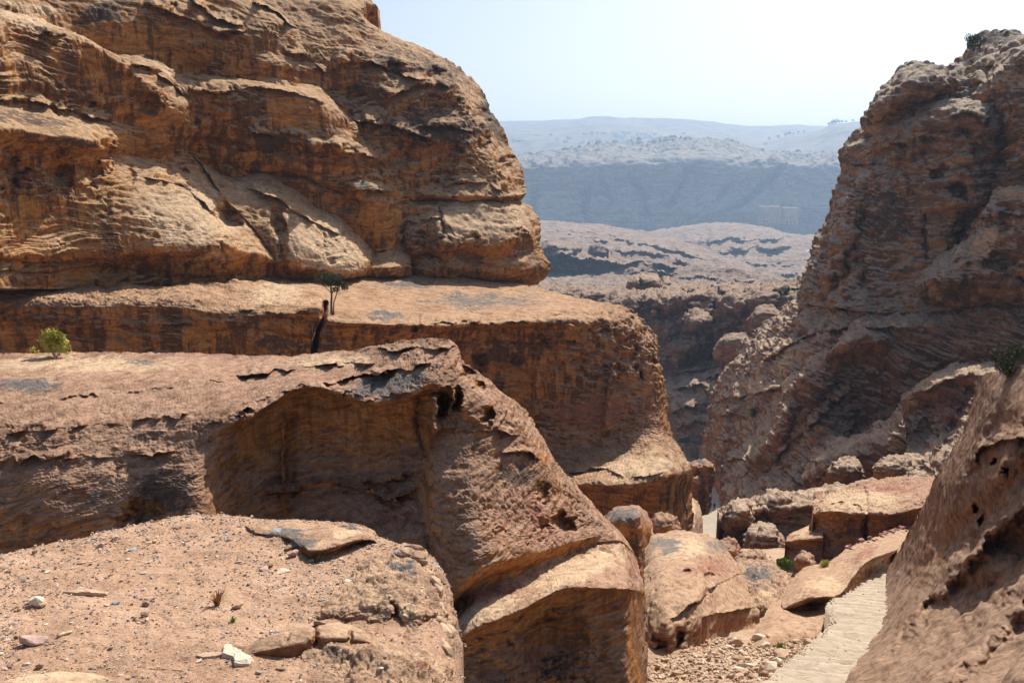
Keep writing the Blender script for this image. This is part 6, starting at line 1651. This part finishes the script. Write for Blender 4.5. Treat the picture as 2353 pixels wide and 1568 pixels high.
# the small juniper standing in the crack of the terrace
b0 = surf('b', 762, 722)[0]; k = px(b0.y)
root = empty('juniper_tree', b0, 'small juniper with bare twin trunks growing from the crack in the terrace', 'tree')
bm = bmesh.new()
H = 96 * k
tube(bm, [Vector((0, 0, -.3)), Vector((.0, 0, .25 * H)), Vector((.02 * H, 0, .5 * H)), Vector((.0, .05, .72 * H)), Vector((-.06 * H, .05, .9 * H))], [.10, .08, .065, .05, .02], 7)
tube(bm, [Vector((.10, .05, -.3)), Vector((.16, .05, .3 * H)), Vector((.15 * H, .05, .55 * H)), Vector((.20 * H, .05, .74 * H))], [.055, .045, .035, .015], 6)
tube(bm, [Vector((.0, 0, .55 * H)), Vector((-.16 * H, 0, .72 * H)), Vector((-.30 * H, 0, .84 * H))], [.04, .03, .012], 6)
tube(bm, [Vector((.02 * H, 0, .5 * H)), Vector((.14 * H, -.1, .72 * H)), Vector((.22 * H, -.1, .88 * H))], [.04, .03, .012], 6)
tube(bm, [Vector((.0, 0, .66 * H)), Vector((.3 * H, .1, .68 * H))], [.03, .01], 6)
bm_obj('trunk', bm, 'bark', root)
bm = bmesh.new()
lb = [((-.05*H, 0, .92*H), .20*H, .09*H, 1.2), ((.16*H, 0, .90*H), .16*H, .09*H, 1), ((-.26*H, 0, .88*H), .13*H, .05*H, .45), ((.26*H, 0, .76*H), .13*H, .06*H, .8), ((.05*H, .1, .78*H), .16*H, .07*H, .8), ((.34*H, 0, .66*H), .08*H, .04*H, .35), ((-.12*H, 0, .80*H), .10*H, .05*H, .4), ((.14*H, -.1, .62*H), .09*H, .05*H, .35)]
foliage(bm, lb, 2300, .11, 9, asp=.35)
bm_obj('crown', bm, 'leaf_dark', root, smooth=False)

def pbush(key, x, y, wpx, hpx, mat, label, seed, n=700, leafpx=2.6, **kw):
    P = surf(key, x, y)[0]
    k = px(P.y)
    return bush(P - Vector((0, 0, 2 * k)), wpx * k, hpx * k, mat, label, n=n, leaf=leafpx * k, seed=seed, **kw)
P_ = surf('gully', 1796, 1320)[0]; kq = px(P_.y)
bush(P_ - Vector((0, 0, .1)), 50 * kq, 52 * kq, 'leaf_green', 'rounded bright green bush in the hollow behind the pinkish ridge', n=2600, leaf=3.2 * kq, seed=21)
P_ = surf('i', 1890, 1300)[0]
bush(P_ - Vector((0, 0, .1)), 26 * px(29), 28 * px(29), 'leaf_yellow', 'small yellowish bush right of the rounded green bush', n=600, leaf=3 * px(29), seed=22)
pbush('e', 2318, 866, 116, 104, 'leaf_dark', 'dark green juniper bush on top of the near right buttress', 23, n=3600, leafpx=3.4, name='juniper_bush')
pbush('g0', 2144, 880, 32, 26, 'leaf_dark', 'dark shrub in the cleft between the two spurs', 24)
pbush('g1', 2040, 985, 30, 28, 'leaf_dark', 'dark shrub low on the ribbed spur', 25)
pbush('g1', 1722, 985, 36, 26, 'leaf_olive', 'olive shrub on the left edge of the ribbed spur', 26)
pbush('g1', 1708, 1016, 30, 14, 'leaf_yellow', 'yellowish low shrub below the olive one on the ribbed spur', 27, n=400)
pbush('g0', 1738, 960, 34, 26, 'leaf_dark', 'dark shrub above the olive one at the edge of the ribbed spur', 28)
pbush('g2', 1784, 1150, 34, 32, 'leaf_dark', 'dark bush in shade on the low rock ledge by the gorge', 29)
pbush('m', 1489, 708, 17, 18, 'leaf_dark', 'dark green bush on the face of the canyon wall', 30, n=300, leafpx=2)
pbush('m', 1730, 712, 26, 22, 'leaf_olive', 'olive bush right of the bulging boulders of the canyon wall', 31, n=400, leafpx=2)
pbush('m', 1796, 668, 40, 24, 'leaf_dark', 'wide dark shrub on the canyon rim beside the right cliff', 32, n=500, leafpx=2)
pbush('m', 1838, 655, 26, 26, 'leaf_olive', 'dull shrub where the canyon rim meets the right cliff', 33, n=350, leafpx=2)
pbush('n', 1694, 842, 16, 9, 'leaf_olive', 'faint low shrub on the pale rocky slope', 34, n=200, leafpx=1.6)
pbush('d', 2240, 118, 44, 40, 'leaf_dark', 'dark windblown bush on the skyline of the right cliff', 35, n=1100, leafpx=2.6)
pbush('b', 1518, 1165, 24, 16, 'leaf_yellow', 'few yellow leaves in the shade at the foot of the terrace', 36, n=160, leafpx=2.4)

# ================================================================== PEOPLE
def person(loc, h, face, label, colours, pack=False, stride=.16, arms=.10):
    """one skinned figure, walking; clothes are children that follow the body"""
    root = empty('person', loc, label, 'person')
    root.rotation_euler = (0, 0, face)
    f = h / 1.75
    J = {'pel': (0, 0, .95), 'waist': (0, .0, 1.10), 'chest': (0, .0, 1.32), 'neck': (0, .01, 1.50), 'head0': (0, .02, 1.58), 'head': (0, .02, 1.66), 'crown': (0, .01, 1.73),
         'hl': (.10, 0, .92), 'kl': (.11, stride * .9, .50), 'al': (.11, stride, .09), 'tl': (.12, stride + .17, .035),
         'hr': (-.10, 0, .92), 'kr': (-.11, -stride * .3, .49), 'ar': (-.11, -stride, .10), 'tr': (-.12, -stride + .16, .035),
         'sl': (.19, 0, 1.42), 'el': (.25, -arms, 1.14), 'wl': (.24, arms * .6, .91), 'fl': (.235, arms * 1.1, .80),
         'sr': (-.19, 0, 1.42), 'er': (-.25, arms * .3, 1.14), 'wr': (-.24, arms * 1.6, .91), 'fr': (-.235, arms * 2.2, .80)}
    E = [('pel','waist'),('waist','chest'),('chest','neck'),('neck','head0'),('head0','head'),('head','crown'),('pel','hl'),('hl','kl'),('kl','al'),('al','tl'),('pel','hr'),('hr','kr'),('kr','ar'),('ar','tr'),
         ('chest','sl'),('sl','el'),('el','wl'),('wl','fl'),('chest','sr'),('sr','er'),('er','wr'),('wr','fr')]
    Rd = {'pel': .145, 'waist': .13, 'chest': .155, 'neck': .06, 'head0': .075, 'head': .10, 'crown': .06, 'hl': .10, 'kl': .07, 'al': .05, 'tl': .04, 'hr': .10, 'kr': .07, 'ar': .05, 'tr': .04,
          'sl': .075, 'el': .055, 'wl': .04, 'fl': .035, 'sr': .075, 'er': .055, 'wr': .04, 'fr': .035}
    def skin(name, keys, grow, mat):
        ks = list(keys)
        me = bpy.data.meshes.new(name)
        me.from_pydata([tuple(c_ * f for c_ in J[q]) for q in ks], [(ks.index(a), ks.index(b_)) for a, b_ in E if a in ks and b_ in ks], [])
        me.skin_vertices.new() if hasattr(me.skin_vertices, 'new') and not me.skin_vertices else None
        o = link(name, me, M[mat], root)
        md = o.modifiers.new('skin', 'SKIN')
        if not me.skin_vertices:
            return o
        for i, q in enumerate(ks):
            me.skin_vertices[0].data[i].radius = (Rd[q] * f * grow, Rd[q] * f * grow)
        me.skin_vertices[0].data[0].use_root = True
        sb = o.modifiers.new('smooth', 'SUBSURF'); sb.levels = 1; sb.render_levels = 1
        return o
    skin('body', J.keys(), 1.0, 'skin')
    skin('trousers', ['pel', 'hl', 'kl', 'al', 'hr', 'kr', 'ar'], 1.16, colours[1])
    skin('jacket', ['waist', 'pel', 'chest', 'sl', 'el', 'wl', 'sr', 'er', 'wr'], 1.18, colours[0])
    bm = bmesh.new()
    bmesh.ops.create_uvsphere(bm, u_segments=10, v_segments=8, radius=.118 * f)
    for v in bm.verts:
        v.co = Vector((v.co.x * .95, v.co.y, max(v.co.z, -.02 - .5 * max(-v.co.y, 0)))) + Vector((0, -.012, 1.675)) * f
    bm_obj('hair', bm, colours[2], root)
    if pack:
        bm = bmesh.new()
        bmesh.ops.create_cube(bm, size=1)
        bmesh.ops.subdivide_edges(bm, edges=bm.edges, cuts=2, use_grid_fill=True)
        for v in bm.verts:
            q = v.co * 1.0
            v.co = Vector((q.x * .30 * (1 - .25 * max(q.z, 0)), q.y * .18 * (1 - .5 * q.x * q.x) - .24, q.z * .46 + 1.27)) * f
        bm_obj('backpack', bm, colours[0], root)
    return root
M['skin'] = plain('skin', (.38, .22, .15), s=.1, var=.08)
M['black'] = plain('black_cloth_and_doorway_shade', (.022, .022, .025), s=.1)  # clothes, and the painted dark of the tomb doorways
M['navy'] = plain('dark_blue_cloth', (.035, .04, .06), s=.1)
M['hairdark'] = plain('dark_hair', (.02, .015, .012), s=.05)
fp = surf('gorge', 1639.8, 1169.5)[0]
person(fp, 1.78, R(170), 'person in dark clothes walking on the pale gorge path between the rock walls', ('black', 'black', 'hairdark'))
fp = surf('gorge', 1584.5, 1033)[0]
person(fp, 1.75, R(40), 'person in black standing under the front edge of the dark awning', ('black', 'navy', 'hairdark'), stride=.05)
fp = surf('gorge', 1589.5, 1029)[0]
person(fp, 1.68, R(-60), 'person in dark blue half hidden behind the one at the awning', ('navy', 'black', 'hairdark'), stride=.04)

# ================================================================== AWNING, CLOTH
aw = empty('awning', at(1582, 1030, 201), 'black fabric awning stretched over the gorge path between the rocks', 'awning')
kk = px(200)
M['awn'] = plain('black_awning_cloth', (.03, .035, .035), s=.4)
M['awn2'] = plain('grey_awning_cloth', (.20, .21, .20), s=.4)
def cloth(name, c00, c10, c01, c11, sag, mat, parent, n=14, th=.03):
    bm = bmesh.new()
    g_ = {}
    for i in range(n + 1):
        for j in range(n + 1):
            u, v = i / n, j / n
            p_ = (Vector(c00) * (1 - u) + Vector(c10) * u) * (1 - v) + (Vector(c01) * (1 - u) + Vector(c11) * u) * v
            p_.z -= sag * 4 * u * (1 - u) * (.6 + .4 * 4 * v * (1 - v)) - .06 * math.sin(u * 17) * (1 - v)
            g_[i, j, 0] = bm.verts.new(p_); g_[i, j, 1] = bm.verts.new(p_ - Vector((0, 0, th)))
    for i in range(n):
        for j in range(n):
            bm.faces.new((g_[i, j, 0], g_[i + 1, j, 0], g_[i + 1, j + 1, 0], g_[i, j + 1, 0]))
            bm.faces.new((g_[i, j + 1, 1], g_[i + 1, j + 1, 1], g_[i + 1, j, 1], g_[i, j, 1]))
    for i in range(n):
        for j in (0, n):
            bm.faces.new((g_[i, j, 0], g_[i, j, 1], g_[i + 1, j, 1], g_[i + 1, j, 0]))
            bm.faces.new((g_[j, i, 0], g_[j, i + 1, 0], g_[j, i + 1, 1], g_[j, i, 1]))
    return bm_obj(name, bm, mat, parent)
ap = lambda x, y, d_: at(x, y, d_) - Vector(aw.location)
cloth('canopy', ap(1556, 1016, 196), ap(1588, 1014, 197), ap(1560, 1007, 201), ap(1584, 1000, 202), .35, 'awn', aw)
cloth('canopy', ap(1586, 1012, 197), ap(1606, 1009, 196), ap(1584, 1000, 202), ap(1609, 996, 202), .15, 'awn2', aw)
for (x, y, d_) in ((1559, 1016, 196), (1587, 1014, 197), (1605, 1010, 196), (1585, 1001, 202), (1607, 998, 202)):
    t_ = ap(x, y, d_)
    bm = bmesh.new(); g0 = -72.6 - aw.location.z
    tube(bm, [Vector((t_.x, t_.y, g0 - .2)), Vector((t_.x, t_.y, t_.z + .1))], .06, 6)
    bm_obj('pole', bm, 'bark', aw)
M['rugred'] = plain('dark_red_rug', (.13, .035, .03), s=.5)
cloth('side_cloth', ap(1592, 1018, 200), ap(1606, 1014, 199), ap(1592, 1010, 200), ap(1606, 1007, 199), .05, 'rugred', aw, n=8)

g = G('red_striped_rug')
pos = g.n('TexCoord').outputs['Object']
sep = g.n('SeparateXYZ'); g.put(sep.inputs[0], pos)
st = g.math('FRACT', g.math('MULTIPLY', sep.outputs[1], 3.2))
g.put(g.b.inputs['Base Color'], g.ramp(st, [(0, c4(.24, .045, .035)), (.45, c4(.24, .045, .035)), (.5, c4(.10, .03, .03)), (.75, c4(.10, .03, .03)), (.8, c4(.34, .20, .13))], 'CONSTANT'))
rb = surf('g2', 1886, 1140)[0]
e_ = empty('tmp', rb, None, None); bpy.data.objects.remove(e_)
bm = bmesh.new(); n = 10
vs = [[bm.verts.new((i / n * .62 - .31, j / n * .9 - .45, .08 + .04 * math.sin(i * 1.3 + j * .7) + (.0 if j > 2 else -.10 * (3 - j) / 3))) for j in range(n + 1)] for i in range(n + 1)]
vb = [[bm.verts.new(v.co - Vector((0, 0, .05))) for v in r_] for r_ in vs]
for i in range(n):
    for j in range(n):
        bm.faces.new((vs[i][j], vs[i + 1][j], vs[i + 1][j + 1], vs[i][j + 1])); bm.faces.new((vb[i][j + 1], vb[i + 1][j + 1], vb[i + 1][j], vb[i][j]))
for i in range(n):
    for j in (0, n):
        bm.faces.new((vs[i][j], vb[i][j], vb[i + 1][j], vs[i + 1][j])); bm.faces.new((vs[j][i], vs[j][i + 1], vb[j][i + 1], vb[j][i]))
o = bm_obj('rug', bm, g.m)
o.location = rb + Vector((0, -.2, .06)); o.rotation_euler = (R(18), 0, R(15))
tag(o, 'dark red striped rug laid out in the shade beside the pale rock ledge', 'rug')

# ================================================================== FAR THINGS: tombs, town, trees
def tomb(x0, x1, y0, y1, d_, label, doors, cols_):
    root = empty('rock_tomb', at((x0 + x1) / 2, y1, d_), label, 'rock tomb')
    kx = d_ / FPX
    W, Hh = (x1 - x0) * kx, (y1 - y0) * kx
    def bx(bm, cx, cz, w_, h_, dy, th):
        m_ = Matrix.Translation((cx, dy, cz)) @ Matrix.Diagonal((w_, th, h_, 1))
        bmesh.ops.create_cube(bm, size=1, matrix=m_)
    bm = bmesh.new()
    bx(bm, 0, Hh * .48, W, Hh * 1.04, 14, 30)
    for q in (.34, .62, .93):
        bx(bm, 0, Hh * q, W * 1.02, Hh * .035, -1.2, 2.4)
    bm_obj('facade', bm, 'tomb', root, smooth=False)
    for i in range(cols_):
        cx = (i + .5) / cols_ * W - W / 2
        bm = bmesh.new(); bx(bm, cx, Hh * .17, W * .022, Hh * .31, -1.8, 1.6); bx(bm, cx, Hh * .315, W * .034, Hh * .025, -2.0, 2.2)
        bm_obj('column', bm, 'tomb', root, smooth=False)
        bm = bmesh.new(); bx(bm, cx, Hh * .48, W * .018, Hh * .24, -1.6, 1.2)
        bm_obj('column', bm, 'tomb', root, smooth=False)
    for (u, w_, h_) in doors:
        bm = bmesh.new(); bx(bm, u * W - W / 2, Hh * h_ / 2, W * w_, Hh * h_, -1.15, .4)
        bm_obj('door', bm, 'black', root, smooth=False)  # black panel stands for the shade inside the opening
    return root
M['tomb'] = plain('carved_tomb_rock', (.30, .225, .18), s=12)
tomb(1745, 1793, 475, 512, 2090, 'wide carved tomb front with dark doorways at the foot of the far massif', [(.22, .10, .15), (.36, .05, .12), (.60, .06, .14), (.80, .05, .13)], 9)
tomb(1800, 1832, 478, 513, 2085, 'narrower carved tomb front right of the wide one', [(.25, .09, .16), (.50, .11, .18), (.75, .09, .16)], 5)

def house(bm, w_, l_, h_):
    bmesh.ops.create_cube(bm, size=1, matrix=Matrix.Translation((0, 0, h_ / 2 - 1)) @ Matrix.Diagonal((w_, l_, h_ + 2, 1)))
    bmesh.ops.create_cube(bm, size=1, matrix=Matrix.Translation((0, 0, h_ + .2)) @ Matrix.Diagonal((w_ * 1.04, l_ * 1.04, .5, 1)))
    bmesh.ops.create_cube(bm, size=1, matrix=Matrix.Translation((w_ * .2, 0, h_ + 1.4)) @ Matrix.Diagonal((w_ * .3, l_ * .4, 2.4, 1)))
hmesh = []
for q in ((14, 12, 9), (10, 10, 6), (20, 12, 7)):
    bm = bmesh.new(); house(bm, *q)
    me = bpy.data.meshes.new('town_house'); bm.to_mesh(me); bm.free(); me.materials.append(M['white']); hmesh.append(me)
for i in range(90):
    x = random.gauss(1440, 75); y = random.uniform(305, 330) + abs(x - 1440) * .03
    P = surf('ha', x, y)[0]
    o = bpy.data.objects.new('town_house', random.choice(hmesh)); col.objects.link(o)
    o.location = P; o.rotation_euler = (0, 0, random.uniform(0, 3)); o.scale = (random.uniform(.7, 1.3),) * 3
    tag(o, 'tiny pale house of the far-off town on the hazy hillside', 'house', 'houses of the far town')
o = bpy.data.objects.new('town_house', hmesh[0]); col.objects.link(o); o.location = surf('hb', 1757, 331)[0]; o.scale = (.9,) * 3
tag(o, 'single white house on the slope of the right far hill', 'house')
def small_tree(loc, s, seed, label, group):
    root = empty('far_tree', loc, label, 'tree', group)
    bm = bmesh.new(); foliage(bm, [((0, 0, s * .7), s * .5, s * .38, 1), ((s * .25, 0, s * .55), s * .32, s * .26, .5)], 90, s * .22, seed)
    bm_obj('crown', bm, 'leaf_olive', root, smooth=False)
    bm = bmesh.new(); tube(bm, [Vector((0, 0, -1)), Vector((0, 0, s * .5))], s * .05, 5); bm_obj('trunk', bm, 'bark', root)
for i, x in enumerate((1735, 1752, 1776, 1792, 1806, 1818, 1834, 1852, 1866, 1878, 1886, 1895, 1904, 1912, 1920, 1930, 1942, 1955)):
    sx, sy, P, N = SURF['hb']
    q = P[int(np.argmin((sx - x) ** 2 + (sy - 200) ** 2))]
    small_tree(Vector(q.tolist()), random.uniform(10, 20), i, 'small dark tree on the crest of the right far hill', 'trees on the crest of the far hill')
wt = empty('tent', surf('v2', 1861, 581)[0], 'white tent roof in the valley beside the right cliff', 'tent')
bm = bmesh.new()
bmesh.ops.create_cone(bm, cap_ends=True, segments=4, radius1=1, radius2=.25, depth=1, matrix=Matrix.Translation((0, 0, 3.6)) @ Matrix.Diagonal((7.5, 4, 2.2, 1)) @ Matrix.Rotation(R(45), 4, 'Z'))
bm_obj('roof', bm, 'white', wt, smooth=False)
bm = bmesh.new(); bmesh.ops.create_cube(bm, size=1, matrix=Matrix.Translation((0, 0, 1)) @ Matrix.Diagonal((8.5, 4.5, 4, 1)))
bm_obj('wall', bm, 'white', wt, smooth=False)
for o in list(bpy.data.objects):
    if o.type == 'EMPTY' and not o.children:
        bpy.data.objects.remove(o)
